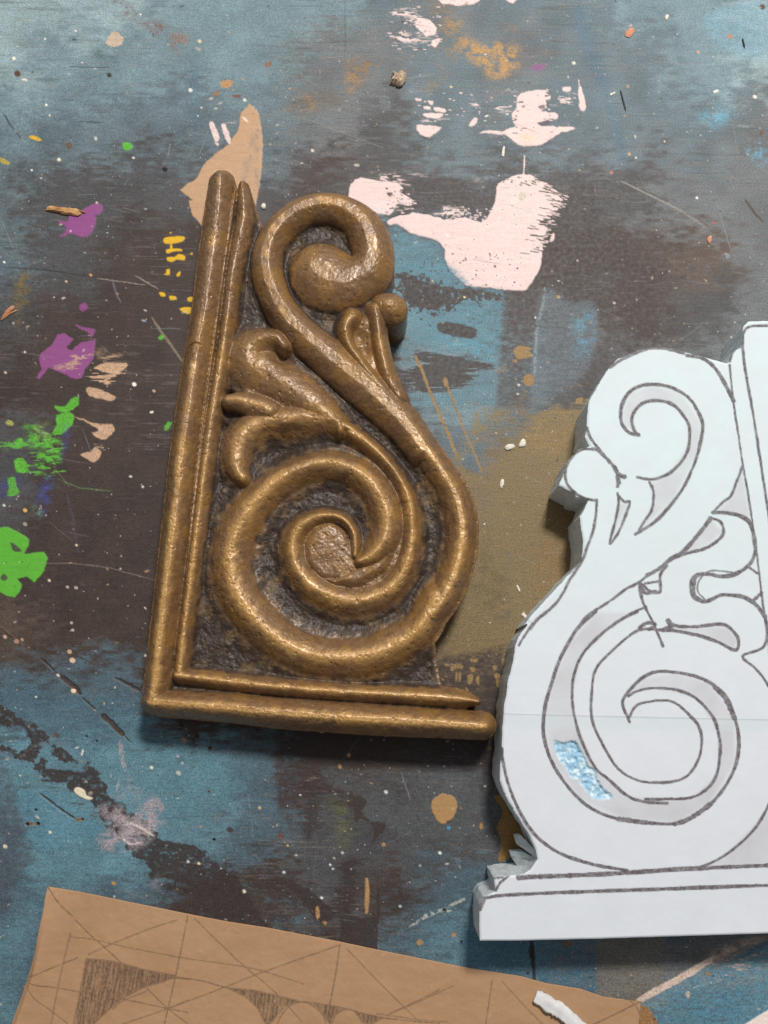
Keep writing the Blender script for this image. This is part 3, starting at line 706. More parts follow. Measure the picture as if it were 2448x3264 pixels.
    patch('d8c2b4', FZ([(-80, 1330), (160, 1180), (400, 1060), (700, 880), (960, 740), (900, 860), (700, 990), (430, 1140), (160, 1290), (-80, 1400)]), 'solid', .96, 3, sm=1)
    patch('cdb6a6', FZ([(920, 720), (1250, 560), (1700, 480), (1700, 540), (1400, 660), (1100, 800), (900, 860)]), 'rub', .8, 5)
    patch('d8c2b4', FZ([(960, 1130), (1100, 1040), (1060, 980), (1300, 840), (1640, 640), (1700, 600), (1700, 640), (1560, 740), (1340, 880), (1180, 1010), (1060, 1080)]), 'dry', .95, 5)
    patch('3f5866', FZ([(1240, 800), (1450, 660), (1700, 520), (1700, 590), (1480, 700), (1330, 780)]), 'wash', .9, 3)
    patch('c9b4a2', FZ([(575, 1270), (590, 1225), (625, 1240), (620, 1300), (590, 1320)]), 'solid', .9, 2); patch('a8804e', FZ([(835, 980), (890, 975), (895, 1015), (850, 1020)]), 'solid', .9, 2)
    patch('c8dcdf', FZ([(660, 1190), (740, 1140), (780, 1150), (710, 1210)]), 'dry', .9, 3)
    patch('f3e2da', FZ([(1320, 1680), (1680, 1460), (1900, 1350), (1900, 2000), (1000, 2000)]), 'solid', 1, 1, sm=1, th=.0002)
    patch('9c7448', FZ([(-120, 1420), (60, 1440), (150, 1550), (200, 1700), (-120, 1700)]), 'solid', .95, 3)
    # ---- pencil thin scratches that can be told apart
    for q, c, w, a in ((FL([(0, 520), (300, 540), (640, 590), (900, 640), (1290, 700)]), '2e2724', 1.6, .8), (FL([(640, 595), (960, 640)]), '9c9184', 1.7, .8), (FL([(890, 575), (1050, 670)]), '9c9184', 1.7, .8),
                       (FL([(1000, 850), (1060, 940), (1140, 1050), (1230, 1180)]), '8c7f68', 4, .75), (FL([(740, 600), (770, 700), (800, 760)]), '75727a', 3, .6), (FM([(0, 0), (1, 1)]), '000000', .1, 0),
                       (FB([(1020, 780), (1160, 850), (1300, 920), (1400, 990)]), '96897c', 2.6, .65), (FB([(1340, 930), (1400, 980), (1380, 960)]), '5c4c46', 3, .6), (FB([(1020, 780), (1300, 915)]), '9aa2a4', 1.6, .5),
                       (FA([(1210, 490), (1340, 520), (1659, 640)]), '8a8c8c', 1.4, .5), (FA([(860, 670), (890, 590)]), '8a9298', 1.4, .6), (FA([(725, 680), (735, 620)]), '8a9298', 2, .6), (FA([(340, 525), (450, 530)]), '2e3236', 1.4, .9),
                       (FA([(300, 288), (480, 292)]), '2e3236', 1.2, .8), (FN([(280, 700), (560, 700), (850, 740), (1180, 830)]), '8c8078', 1.5, .6), (FN([(430, 60), (600, 130), (840, 155)]), '6c8a5c', 2.0, .5),
                       (FN([(500, 160), (560, 400), (590, 640)]), '54506a', 4, .35), (FO([(600, 690), (900, 450)]), '566c78', 1.4, .6), (FQ([(960, 350), (1010, 500)]), '8a9298', 1.6, .6), (FQ([(150, 460), (180, 700)]), '7c8c94', 1.6, .5),
                       (F3([(1180, 240), (1330, 130)]), '857a74', 1.4, .5), (FB([(1560, 860), (1600, 920), (1640, 960)]), '4a4436', 4, .9), (FM([(160, 1280), (350, 1400)]), '555', 1, 0) if False else (FB([(1440, 880), (1500, 1090)]), '8f9a9c', 1.4, .5),
                       (FO([(1000, 1060), (1330, 1040)]), '42505a', 1.2, .5), (FB([(1490, 0), (1490, 1)]), '000000', .1, 0), (FA([(1490, 0), (1492, 230)]), '3c525e', 1.6, .55), (F3([(700, 80), (710, 200)]), '8c8884', 1.3, .5)):
        line(c, q, w, a, sd=int(abs(q[0][0])) % 97, wob=1.2)
    # ---- spatter and wear that has no pattern
    rs = np.random.RandomState(11)
    idx = np.full(shp, 0)
    def dab(cx, cy, r, c, a=.95, asp=1.0, ang=0.0, th=0.0):
        m = (np.abs(X - cx) < r * asp + 5) & (np.abs(Y - cy) < r * asp + 5)
        x = X[m] - cx; y = Y[m] - cy
        u = (x * math.cos(ang) + y * math.sin(ang)) / asp; v = -x * math.sin(ang) + y * math.cos(ang)
        rr = np.hypot(u, v) * (0.8 + .4 * vn(X[m] / 5, Y[m] / 5, 3))
        lay(m, c, sst(r + 1.4, r - 1.4, rr) * a, th)
    tones = ['e8e0d4', 'd9d0c4', 'cdb79c', 'b99a74', 'f0ebe0', '9fb0b8', 'c8a080', '8a7660', '2c2624', '2c2624', '26292c']
    Xs = X.reshape(shp); Ys = Y.reshape(shp); c3 = col3.reshape(shp + (3,))
    def fastdab(cx, cy, r, c, a, asp, ang):
        R = r * asp + 4
        i0 = np.searchsorted(xs, cx - R); i1 = np.searchsorted(xs, cx + R); j0 = np.searchsorted(ys, cy - R); j1 = np.searchsorted(ys, cy + R)
        if i1 <= i0 or j1 <= j0: return
        x = Xs[j0:j1, i0:i1] - cx; y = Ys[j0:j1, i0:i1] - cy
        u = (x * math.cos(ang) + y * math.sin(ang)) / asp; v = -x * math.sin(ang) + y * math.cos(ang)
        al = sst(r + 1.5, r - 1.5, np.hypot(u, v))[..., None] * a
        c3[j0:j1, i0:i1] = c3[j0:j1, i0:i1] * (1 - al) + hexlin(c) * al
    for k in range(2300):
        cx, cy = rs.uniform(0, 2448), rs.uniform(0, 3264)
        r = 0.8 + rs.exponential(.75)
        fastdab(cx, cy, min(r, 4.5), tones[rs.randint(len(tones))], rs.uniform(.35, .95), rs.choice([1, 1, 1.4, 2.2]), rs.uniform(-.4, .4) if rs.rand() < .6 else rs.uniform(0, 3.14))
    for k in range(420):                                          # scratches, mostly near the grain direction
        cx, cy = rs.uniform(0, 2448), rs.uniform(0, 3264)
        fastdab(cx, cy, rs.uniform(.6, 1.1), ['a39a90', '8e98a0', '2b2725', '7c7268'][rs.randint(4)], rs.uniform(.2, .6), rs.uniform(15, 55), rs.normal(0.08, .25) if rs.rand() < .8 else rs.uniform(0, 3.14))
    # the dots that stand out
    for f, l in ((FL, [(888, 1296, 13, 'f0ead8'), (1018, 1340, 9, 'caa890'), (1000, 1484, 9, 'd8cca0'), (28, 488, 7, 'f0f0e8'), (600, 574, 9, 'c89878'), (640, 95, 7, 'cfc4b8'), (438, 616, 7, 'd8ccb8'), (165, 1083, 7, 'd8c8b8'), (36, 1218, 9, 'c0aca0')]),
                 (FA, [(200, 453, 5, 'f0f0e0'), (60, 252, 7, 'f0ead0'), (255, 690, 7, 'e8e0c0'), (137, 735, 4, 'eee'* 2), (862, 178, 7, 'e0c8a0'), (1057, 432, 6, 'efe8d8'), (327, 133, 4, 'e8e8e0'), (607, 62, 4, 'e8e8e0'), (823, 390, 8, 'e8e4d8'), (75, 318, 13, '5c4438'), (298, 630, 13, '6a5440'), (712, 732, 10, '15100e'), (472, 325, 9, '3a3430'), (870, 465, 4, 'd8d8d8'), (1350, 650, 6, 'e0d8d0'), (195, 168, 4, 'e8e8e0'), (215, 498, 4, 'e8e8e0')]),
                 (FB, [(1602, 418, 7, 'f0ece0'), (1495, 157, 10, 'b08868'), (1635, 30, 11, '5c4c44'), (982, 746, 6, 'd07850'), (1060, 666, 6, 'd8a070'), (1358, 225, 6, 'd0a080'), (820, 272, 7, 'd8dcc8'), (290, 375, 5, 'd8c880'), (1352, 855, 5, 'f0f0f0'), (1428, 962, 5, 'c05040'), (845, 735, 4, 'b09868'), (1630, 575, 10, '6a5444')]),
                 (FN, [(372, 830, 10, 'd8c8b8'), (125, 1290, 17, 'b08c78'), (168, 1278, 11, 'c09c88'), (38, 1256, 13, 'c8a890'), (525, 1368, 15, 'ccac88'), (545, 1432, 17, 'd0b090'), (30, 262, 9, 'e0dcd0'), (1078, 122, 9, 'd8d0c8'), (1100, 1398, 10, 'd8ccc4'), (1252, 325, 15, 'b0a498'), (578, 563, 9, 'd8c8a8'), (190, 405, 14, 'a89c94'), (575, 885, 12, 'b8b0ac'), (510, 880, 10, 'b8b0ac'), (540, 1150, 10, 'c0b4a4'), (550, 1205, 10, 'b8a8a4'), (438, 1545, 10, 'e0d4c8'), (555, 1665, 16, 'dcc8a8'), (1310, 1210, 5, 'fff0e0'), (190, 300, 14, 'd8b070')]),
                 (FO, [(480, 10, 16, 'dcc0a0'), (485, 212, 14, 'e0c8a8'), (1002, 718, 10, 'e8e0c0'), (332, 1146, 9, 'e8e8c8'), (34, 1240, 13, 'd8d0b0'), (752, 1484, 13, 'b08c58'), (1217, 540, 18, '9c8478'), (1315, 1352, 9, 'e8d8a0'), (1243, 1340, 8, 'd8d8d0'), (1612, 1537, 8, 'e8e0c8'), (1200, 440, 14, '3a2e28'), (1303, 510, 14, '3a2e28'), (1388, 590, 13, '3a2e28'), (1180, 755, 15, 'b8bcb8'), (1205, 690, 9, 'a8b4b8'), (1176, 645, 8, 'a8b4b8'), (374, 505, 16, '5c4c44'), (1520, 1130, 13, '42383c'), (1380, 876, 9, '4c4a50')]),
                 (FQ, [(427, 471, 4, 'f0f0f0'), (1165, 777, 8, 'f0ece0'), (880, 455, 9, 'd8dce0'), (340, 880, 8, 'c8d0d8'), (585, 840, 6, 'd8dce0'), (600, 862, 5, 'd8dce0'), (650, 777, 7, 'b8c0c8'), (360, 738, 5, 'e0c888'), (405, 790, 5, 'd0c8b0'), (130, 981, 9, 'e8e0c8'), (322, 690, 16, '6a5048'), (55, 655, 15, '4a4040'), (1212, 645, 9, '4a90b8'), (212, 540, 8, 'c8a880'), (540, 1015, 7, 'e0e0e0'), (955, 1060, 7, 'b0bcc4'), (1090, 1110, 10, 'b0b4b4')]),
                 (FM, [(790, 927, 7, 'e8dca0'), (1258, 1062, 6, 'd8d8d0'), (578, 820, 5, 'd8c080'), (1410, 925, 10, 'b8985c'), (1148, 1508, 8, 'd8d0b8')])):
        for (x, y, r, c) in l:
            g = f([(x, y, r)])[0]; fastdab(g[0], g[1], g[2], c, 1, 1.15, .5)
    col3 = c3.reshape(-1, 3)
    # local board texture height
    H += .00005 * (fbm(X / 30, Y / 3.2, 3, 97) - .5) + .00004 * (mott - .5)
    wx, wy = P(X, Y, 0.0)
    V = np.stack([wx, wy, H], 1)
    F = grid_faces(shp[1], shp[0])
    m, nd, lk, bs = new_mat('worn_bench_paint')
    a = attr(nd, 'paint')
    v1 = objvec(nd, lk, (1, 1, 1)); v2 = objvec(nd, lk, (55, 1200, 1)); 
    n1 = noise_node(nd, lk, 1250, 3, .65, v1); n2 = noise_node(nd, lk, 1.0, 3, .6, v2)
    n3 = noise_node(nd, lk, 420, 4, .6, v1)
    f1 = mapr(nd, lk, n1, .3, .7, .58, 1.38); f2 = mapr(nd, lk, n2, .3, .7, .93, 1.07); f3 = mapr(nd, lk, n3, .3, .7, .86, 1.14)
    f = math_(nd, lk, 'MULTIPLY', math_(nd, lk, 'MULTIPLY', f1, f2), f3)
    fl = attr(nd, 'film').outputs['Fac']
    mf = nd.new('ShaderNodeMix'); lk.new(math_(nd, lk, 'MULTIPLY', fl, .78), mf.inputs[0]); lk.new(f, mf.inputs[2]); mf.inputs[3].default_value = 1.0
    # fine dark checks in the ply, in drifts
    v4 = objvec(nd, lk, (70, 900, 1)); n5 = noise_node(nd, lk, 1.0, 4, .7, v4, .4); n6 = noise_node(nd, lk, 22, 3, .5, v1)
    chk = math_(nd, lk, 'MULTIPLY', mapr(nd, lk, n5, .60, .70, 0, .50), mapr(nd, lk, n6, .46, .62))
    f = math_(nd, lk, 'MULTIPLY', mf.outputs[0], math_(nd, lk, 'SUBTRACT', 1.0, chk))
    v5 = objvec(nd, lk, (40, 760, 1)); n7 = noise_node(nd, lk, 1.0, 4, .7, v5, .4); n8 = noise_node(nd, lk, 17, 3, .5, objvec(nd, lk, (1.2, 1, 1)))
    sc_ = math_(nd, lk, 'MULTIPLY', mapr(nd, lk, n7, .62, .72, 0, .30), mapr(nd, lk, n8, .50, .64))
    sc_ = math_(nd, lk, 'MULTIPLY', sc_, math_(nd, lk, 'SUBTRACT', 1.0, fl))
    vm = nd.new('ShaderNodeVectorMath'); vm.operation = 'SCALE'
    lk.new(a.outputs['Color'], vm.inputs[0]); lk.new(f, vm.inputs['Scale'])
    vo = nd.new('ShaderNodeTexVoronoi'); vo.inputs['Scale'].default_value = 330; lk.new(v1, vo.inputs['Vector'])
    spk = mapr(nd, lk, vo.outputs['Distance'], .07, .16, 1, 0)
    sepc = nd.new('ShaderNodeSeparateColor'); lk.new(vo.outputs['Color'], sepc.inputs[0])
    sel = mapr(nd, lk, sepc.outputs[0], .88, .90, 0, .75)
    c0 = mixc(nd, lk, sc_, vm.outputs[0], (.36, .32, .28))
    c1 = mixc(nd, lk, math_(nd, lk, 'MULTIPLY', spk, sel), c0, (.55, .52, .46))
    sel2 = mapr(nd, lk, sepc.outputs[1], .78, .80, 0, .7)
    c2 = mixc(nd, lk, math_(nd, lk, 'MULTIPLY', spk, sel2), c1, (.03, .028, .03))
    lk.new(c2, bs.inputs['Base Color'])
    bs.inputs['Specular IOR Level'].default_value = .30
    lk.new(mapr(nd, lk, n3, .3, .7, .46, .66), bs.inputs['Roughness'])
    b1 = bump(nd, lk, n1, .35, .00018); b2 = bump(nd, lk, n2, .12, .0002, b1)
    lk.new(b2, bs.inputs['Normal'])
    o = mesh_obj('workbench_surface', V, F, m, attrs={'paint': col3, 'film': film})
    tag(o, kind='structure')
    return o

make_bench()

# ------------------------------------------------------------------ bronze-painted carved bracket
ZP = 0.0205
# strokes: (x, y, half width, crest z) ; base z, kind
K_RAIL, K_SCROLL, K_LEAF, K_BUD, K_PLATE = 0, 1, 2, 3, 4
def stk(f, pts, zt, zb, kind, p=.5, n=5, gold=1.0, ridge=.45, sk=None):
    s = smooth(f(pts), n)
    s[:, 2] *= {K_RAIL: 1.16, K_SCROLL: 1.13, K_LEAF: 1.27, K_BUD: 1.0}[kind]
    if kind == K_RAIL: s[:, 0] -= 3
    return dict(pts=s, zt=zt, zb=zb, kind=kind, p=p, gold=gold, ridge=ridge, skirt=sk or {K_RAIL: 1.25, K_BUD: 1.1}.get(kind, 1.36), zsk={K_RAIL: .0218, K_BUD: .022}.get(kind, .0226))
G = RG(0, 0, 1)
STROKES = [
    stk(G, [(710, 583, 37), (707, 640, 43), (697, 740, 47), (680, 860, 47), (665, 980, 46), (640, 1120, 45), (615, 1290, 45), (592, 1450, 45), (570, 1650, 45), (545, 1850, 43), (523, 2040, 42), (506, 2200, 43), (502, 2233, 42)], .0288, .0165, K_RAIL, .48, 3, ridge=.62),
    stk(G, [(497, 2236, 40), (620, 2246, 42), (760, 2256, 45), (882, 2270, 46), (1040, 2281, 46), (1200, 2292, 46), (1360, 2301, 44), (1540, 2313, 40)], .0288, .0165, K_RAIL, .48, 3, ridge=.5),
    stk(G, [(779, 596, 16), (781, 640, 26), (784, 700, 31), (766, 790, 31), (748, 880, 29), (732, 1020, 28), (714, 1150, 28), (690, 1290, 28), (664, 1470, 29), (640, 1660, 28), (616, 1850, 28), (590, 2060, 28), (582, 2145, 28)], .0258, .0180, K_RAIL, .5, 3, ridge=.7),
    stk(G, [(575, 2152, 28), (700, 2168, 29), (880, 2188, 30), (1080, 2204, 30), (1250, 2213, 30), (1400, 2222, 31), (1470, 2228, 27), (1524, 2236, 12)], .0258, .0180, K_RAIL, .5, 3, ridge=.7),
    # upper scroll and the long S
    stk(F1, [(1010, 690, 120), (1030, 705, 155), (1080, 735, 158), (1150, 750, 140), (1220, 735, 120), (1285, 690, 112), (1308, 610, 102), (1288, 520, 100), (1235, 430, 90), (1150, 375, 80), (1050, 358, 76), (950, 375, 75), (860, 430, 75), (790, 510, 76),
             (750, 610, 80), (750, 700, 80), (775, 790, 80), (815, 880, 82), (880, 970, 85), (970, 1060, 90), (1080, 1150, 98), (1200, 1250, 104), (1320, 1350, 104), (1420, 1450, 96), (1500, 1540, 88), (1570, 1640, 82)], .0290, .0180, K_SCROLL, .6, ridge=.30, sk=1.14),
    stk(FT, [(180, 560, 112), (290, 715, 112), (395, 850, 110), (490, 985, 112), (570, 1120, 118), (620, 1270, 122), (638, 1420, 122), (620, 1590, 122), (572, 1760, 122), (500, 1910, 122), (400, 2040, 125)], .0288, .0178, K_SCROLL, .78, ridge=.75),
    stk(F2, [(1640, 920, 88), (1560, 1075, 102), (1430, 1170, 112), (1270, 1232, 114), (1080, 1240, 110), (905, 1198, 114), (766, 1104, 118), (652, 985, 120), (580, 850, 120), (566, 700, 118), (606, 562, 112), (690, 430, 102), (810, 320, 92),
             (940, 250, 85), (1080, 225, 85), (1210, 260, 88), (1310, 340, 94), (1370, 450, 98), (1385, 560, 98), (1350, 655, 88), (1295, 715, 66), (1240, 738, 44)], .0285, .0175, K_SCROLL, .78, ridge=.75),
    # slim outer ridge winding into the eye
    stk(F1, [(1130, 1510, 50), (1180, 1530, 46), (1260, 1590, 40), (1330, 1650, 38)], .0262, .0180, K_SCROLL, .78),
    stk(F2, [(1190, 60, 44), (1260, 105, 42), (1350, 180, 42), (1430, 275, 44), (1485, 380, 50), (1510, 500, 56), (1512, 620, 62), (1488, 740, 68), (1430, 845, 74), (1330, 915, 80), (1210, 942, 84), (1085, 915, 84), (980, 855, 80), (910, 765, 74), (888, 660, 68),
             (915, 570, 60), (990, 512, 50), (1090, 495, 42), (1160, 520, 38), (1205, 580, 34), (1216, 650, 32), (1214, 705, 30)], .0262, .0186, K_SCROLL, .85, ridge=.8),
    # leaf
    stk(F1, [(1120, 1500, 58), (1030, 1430, 88), (930, 1350, 98), (820, 1280, 105), (730, 1225, 124), (665, 1185, 112), (655, 1125, 96), (700, 1075, 78), (765, 1055, 62), (812, 1065, 50), (842, 1100, 40)], .0268, .0185, K_LEAF, .72),
    stk(F1, [(1090, 1490, 56), (980, 1470, 78), (860, 1480, 80), (740, 1495, 78), (650, 1540, 80), (602, 1610, 78), (590, 1690, 70), (600, 1750, 56), (628, 1790, 40)], .0262, .0185, K_LEAF, .72),
    stk(F1, [(556, 1388, 38), (620, 1392, 46), (700, 1415, 54), (770, 1442, 50)], .0278, .0215, K_LEAF, .45),
    stk(F1, [(1075, 1490, 40), (1125, 1500, 52), (1140, 1545, 36)], .0268, .0170, K_LEAF, .72),
    # small sprouts and the bud
    stk(F1, [(1200, 945, 58), (1165, 1010, 48), (1180, 1090, 44), (1230, 1170, 42), (1300, 1260, 40), (1370, 1340, 34)], .0278, .0190, K_SCROLL, .78),
    stk(F1, [(1318, 905, 50), (1332, 985, 46), (1340, 1060, 48), (1360, 1160, 48), (1392, 1270, 50), (1445, 1370, 52)], .0272, .0190, K_SCROLL, .78),
    stk(F1, [(1378, 890, 80), (1406, 898, 86)], .0285, .0215, K_BUD, .6),
    dict(pts=smooth(RG(0, 0, 1)([(752, 615, 5), (735, 740, 5), (712, 900, 5), (690, 1060, 5), (668, 1220, 5), (645, 1390, 5), (628, 1540, 5), (612, 1680, 4), (598, 1830, 3)]), 3), zt=.0236, zb=.0200, kind=K_RAIL, p=.5, gold=0, ridge=.2),
]
FILLS = [(F1([(575, 1250), (600, 1150), (680, 1080), (770, 1060), (770, 1130), (800, 1220), (900, 1310), (1080, 1420), (1110, 1520), (960, 1520), (720, 1520), (620, 1560), (575, 1480), (600, 1440), (575, 1400), (600, 1340)]), .0226, K_LEAF),
         (F1([(1150, 980), (1210, 930), (1300, 880), (1360, 980), (1370, 1100), (1400, 1250), (1480, 1420), (1300, 1300), (1180, 1120)]), .0226, K_SCROLL),
         (F2([(1010, 800), (1180, 800), (1340, 720), (1400, 600), (1440, 330), (1500, 420), (1520, 600), (1480, 760), (1340, 900), (1150, 920), (1000, 840)]), .0222, K_SCROLL),
         (F2([(1080, 500), (1180, 540), (1215, 650), (1300, 700), (1350, 640), (1420, 640), (1380, 800), (1200, 880), (1020, 840), (930, 740), (930, 620), (990, 530)]), .0234, K_SCROLL),
         (F2([(1225, 735), (1330, 680), (1420, 620), (1440, 700), (1390, 800), (1250, 880), (1100, 880), (1000, 810), (1110, 800)]), .0246, K_SCROLL),
         (F2([(640, 240), (760, 250), (900, 190), (800, 300), (680, 360)]), .0205, K_SCROLL)]
PLATE = [(F1([(700, 380)])[0]), *F1([(745, 520), (760, 450), (900, 370), (1180, 400), (1300, 520), (1330, 680), (1320, 820), (1345, 950), (1350, 1060), (1385, 1200), (1480, 1430)]),
         *FT([(300, 680), (500, 980), (620, 1250), (640, 1450), (610, 1650), (540, 1850)]), (1375, 2030), (1387, 2050), (1393, 2110), (1402, 2165), (1420, 2215), (1440, 2290),
         (900, 2250), (520, 2225), (560, 2000), (600, 1600), (650, 1200), (700, 850), (745, 640), (800, 610), (815, 655)]
PLATE = [p[:2] for p in PLATE]

def strokes_eval(X, Y):
    """height, silhouette distance, kind, crest closeness"""
    Hh = np.full(X.shape, .0186); kd = np.full(X.shape, K_PLATE); best = np.full(X.shape, .0190)
    crest = np.zeros(X.shape)
    for poly, z, kk in FILLS:
        m = sub(X, Y, poly, 24)
        d = psdf(X[m], Y[m], poly); h = .0186 + (z - .0186) * sst(-20, 34, d)
        Hh[m] = np.maximum(Hh[m], h)
        q = kd[m]; q[h > .0200] = kk; kd[m] = q
        cc = crest[m]; cc[h > .0200] = .35; crest[m] = cc
        bb = best[m]; best[m] = np.maximum(bb, h - .0002)
    S = np.full(X.shape, -1e3)
    for s in STROKES:
        p = s['pts']; pad = p[:, 2].max() * 1.65
        m = (X > p[:, 0].min() - pad) & (X < p[:, 0].max() + pad) & (Y > p[:, 1].min() - pad) & (Y < p[:, 1].max() + pad)
        x = X[m]; y = Y[m]
        ub = np.full(x.shape, 9.0); sb = np.full(x.shape, -1e3)
        for i in range(len(p) - 1):
            a = p[i]; b = p[i + 1]; dx, dy = b[0] - a[0], b[1] - a[1]
            t = np.clip(((x - a[0]) * dx + (y - a[1]) * dy) / (dx * dx + dy * dy + 1e-9), 0, 1)
            d = np.hypot(x - a[0] - t * dx, y - a[1] - t * dy); hw = a[2] + t * (b[2] - a[2])
            ub = np.minimum(ub, d / hw); sb = np.maximum(sb, hw - d)
        amp = s['zt'] - s['zb']
        rd = 1 - (np.power(ub * ub + .012, .72) - .012 ** .72)
        prof = np.power(np.clip(1 - ub * ub, 1e-5, 1), s['p']) * (1 - s['ridge']) + np.clip(rd, 0, 1) * s['ridge']
        h = np.where(ub < 1, s['zb'] + amp * prof, s['zb'] - (ub - 1) * .03)
        cur = Hh[m]; k = .0007
        e = np.clip(.5 + .5 * (h - cur) / k, 0, 1)
        Hh[m] = cur * (1 - e) + h * e + k * e * (1 - e) * .5
        if s['gold']:
            us = ub / s['skirt']
            hs = .0186 + (s['zsk'] - .0186) * np.power(np.clip(1 - us * us, 0, 1), 1.1)
            kk = .0012; cur = Hh[m]; e = np.clip(.5 + .5 * (hs - cur) / kk, 0, 1)
            Hh[m] = np.where(us < 1, cur * (1 - e) + hs * e + kk * e * (1 - e) * .5, cur)
        w = h > best[m]
        q = kd[m]; q[w] = s['kind']; kd[m] = q
        c = crest[m]; c[w] = np.clip(1 - ub[w], 0, 1); crest[m] = c
        bb = best[m]; bb[w] = h[w]; best[m] = bb
        S[m] = np.maximum(S[m], sb)
    return Hh, S, kd, crest
STROKE_CACHE = {}
def br_sdf(X, Y):
    _, S, _, _ = strokes_eval(X.reshape(-1), Y.reshape(-1))
    S2 = psdf(X.reshape(-1), Y.reshape(-1), PLATE)
    x = X.reshape(-1); y = Y.reshape(-1)
    # square outer corner of the frame where the rails are mitred
    corner = psdf(x, y, [(456, 2265), (462, 2215), (470, 2150), (560, 2160), (600, 2200), (560, 2292), (470, 2279)])
    S = np.maximum(np.maximum(S, S2), corner)
    S = S + 2.2 * (fbm(x / 28, y / 28, 2, 7) - .5)
    return S.reshape(X.shape)

HOLES = [(F1([(822, 1158)])[0], 34, .0045), (F1([(730, 985)])[0], 42, .003), (F1([(860, 1575)])[0], 70, .003), (F2([(780, 160)])[0], 45, .002), (F2([(1160, 560)])[0], 22, .0015),
         (F1([(1240, 1040)])[0], 26, .003), (F1([(1270, 1120)])[0], 24, .002), (F1([(545, 1340)])[0], 16, .004), (F1([(520, 1500)])[0], 16, .003)]
def br_height(x, y):
    h, S, kd, cr = strokes_eval(x, y)
    sp_ = psdf(x, y, PLATE)
    edge = np.maximum(S, sp_)
    # eye of the lower volute is a shallow bowl
    ex, ey = F2([(1075, 665)])[0]
    d = np.hypot((x - ex), (y - ey) * .92) / 78
    h = np.maximum(h, np.where(d < 1.3, .0196 + .0018 * np.clip(1 - d * d, 0, 1), 0))
    # swell between the leaf lobes
    for (cx, cy), r, a in HOLES:
        d = np.hypot(x - cx, y - cy) / r
        h = h - a * np.exp(-d * d * 1.3) * sst(.0262, .0235, h)
    # chisel groove that runs beside the rail: thin bright lacquer line
    rough = fbm(x / 34, y / 34, 3, 101) - .5
    fine = fbm(x / 9, y / 9, 3, 111) - .5
    low = sst(.0215, .0188, h)
    h = h + rough * (.0007 + .0010 * low) + fine * (.00022 + .0003 * low)
    pit = sst(.74, .86, fbm(x / 7, y / 7, 2, 121))
    h = h - pit * .0006
    # crack across the outer rail
    d, t = ldist(x, y, [(598, 1135), (612, 1118), (630, 1112), (648, 1118)])
    h = h - .0012 * np.exp(-(d / 3) ** 2)
    # soft shoulder at the very edge
    h = np.minimum(h, .0285 + 0 * h)
    return h
def br_attr(x, y):
    h, S, kd, cr = strokes_eval(x, y)
    n = fbm(x / 26, y / 26, 4, 131); n2 = fbm(x / 80, y / 80, 3, 141)
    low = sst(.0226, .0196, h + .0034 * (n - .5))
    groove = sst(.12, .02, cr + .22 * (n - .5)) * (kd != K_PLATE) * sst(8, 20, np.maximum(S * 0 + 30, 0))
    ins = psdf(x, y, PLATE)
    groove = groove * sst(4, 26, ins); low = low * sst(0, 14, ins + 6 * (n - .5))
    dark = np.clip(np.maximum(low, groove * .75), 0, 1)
    gold = sst(.55, .95, cr + .5 * (n - .5)) * sst(700, 1900, y + 900 * (n2 - .5)) * (1 - dark)
    gold = np.maximum(gold * (.45 + .55 * sst(1000, 1500, y)), sst(.6, .9, cr) * sst(.54, .68, n2) * .7)
    ochre = sst(.50, .66, fbm(x / 55, y / 55, 4, 151)) * (1 - dark)
    return {'patina': dark, 'gold': gold, 'ochre': ochre}
def br_kind(x, y):
    return strokes_eval(x, y)[2]

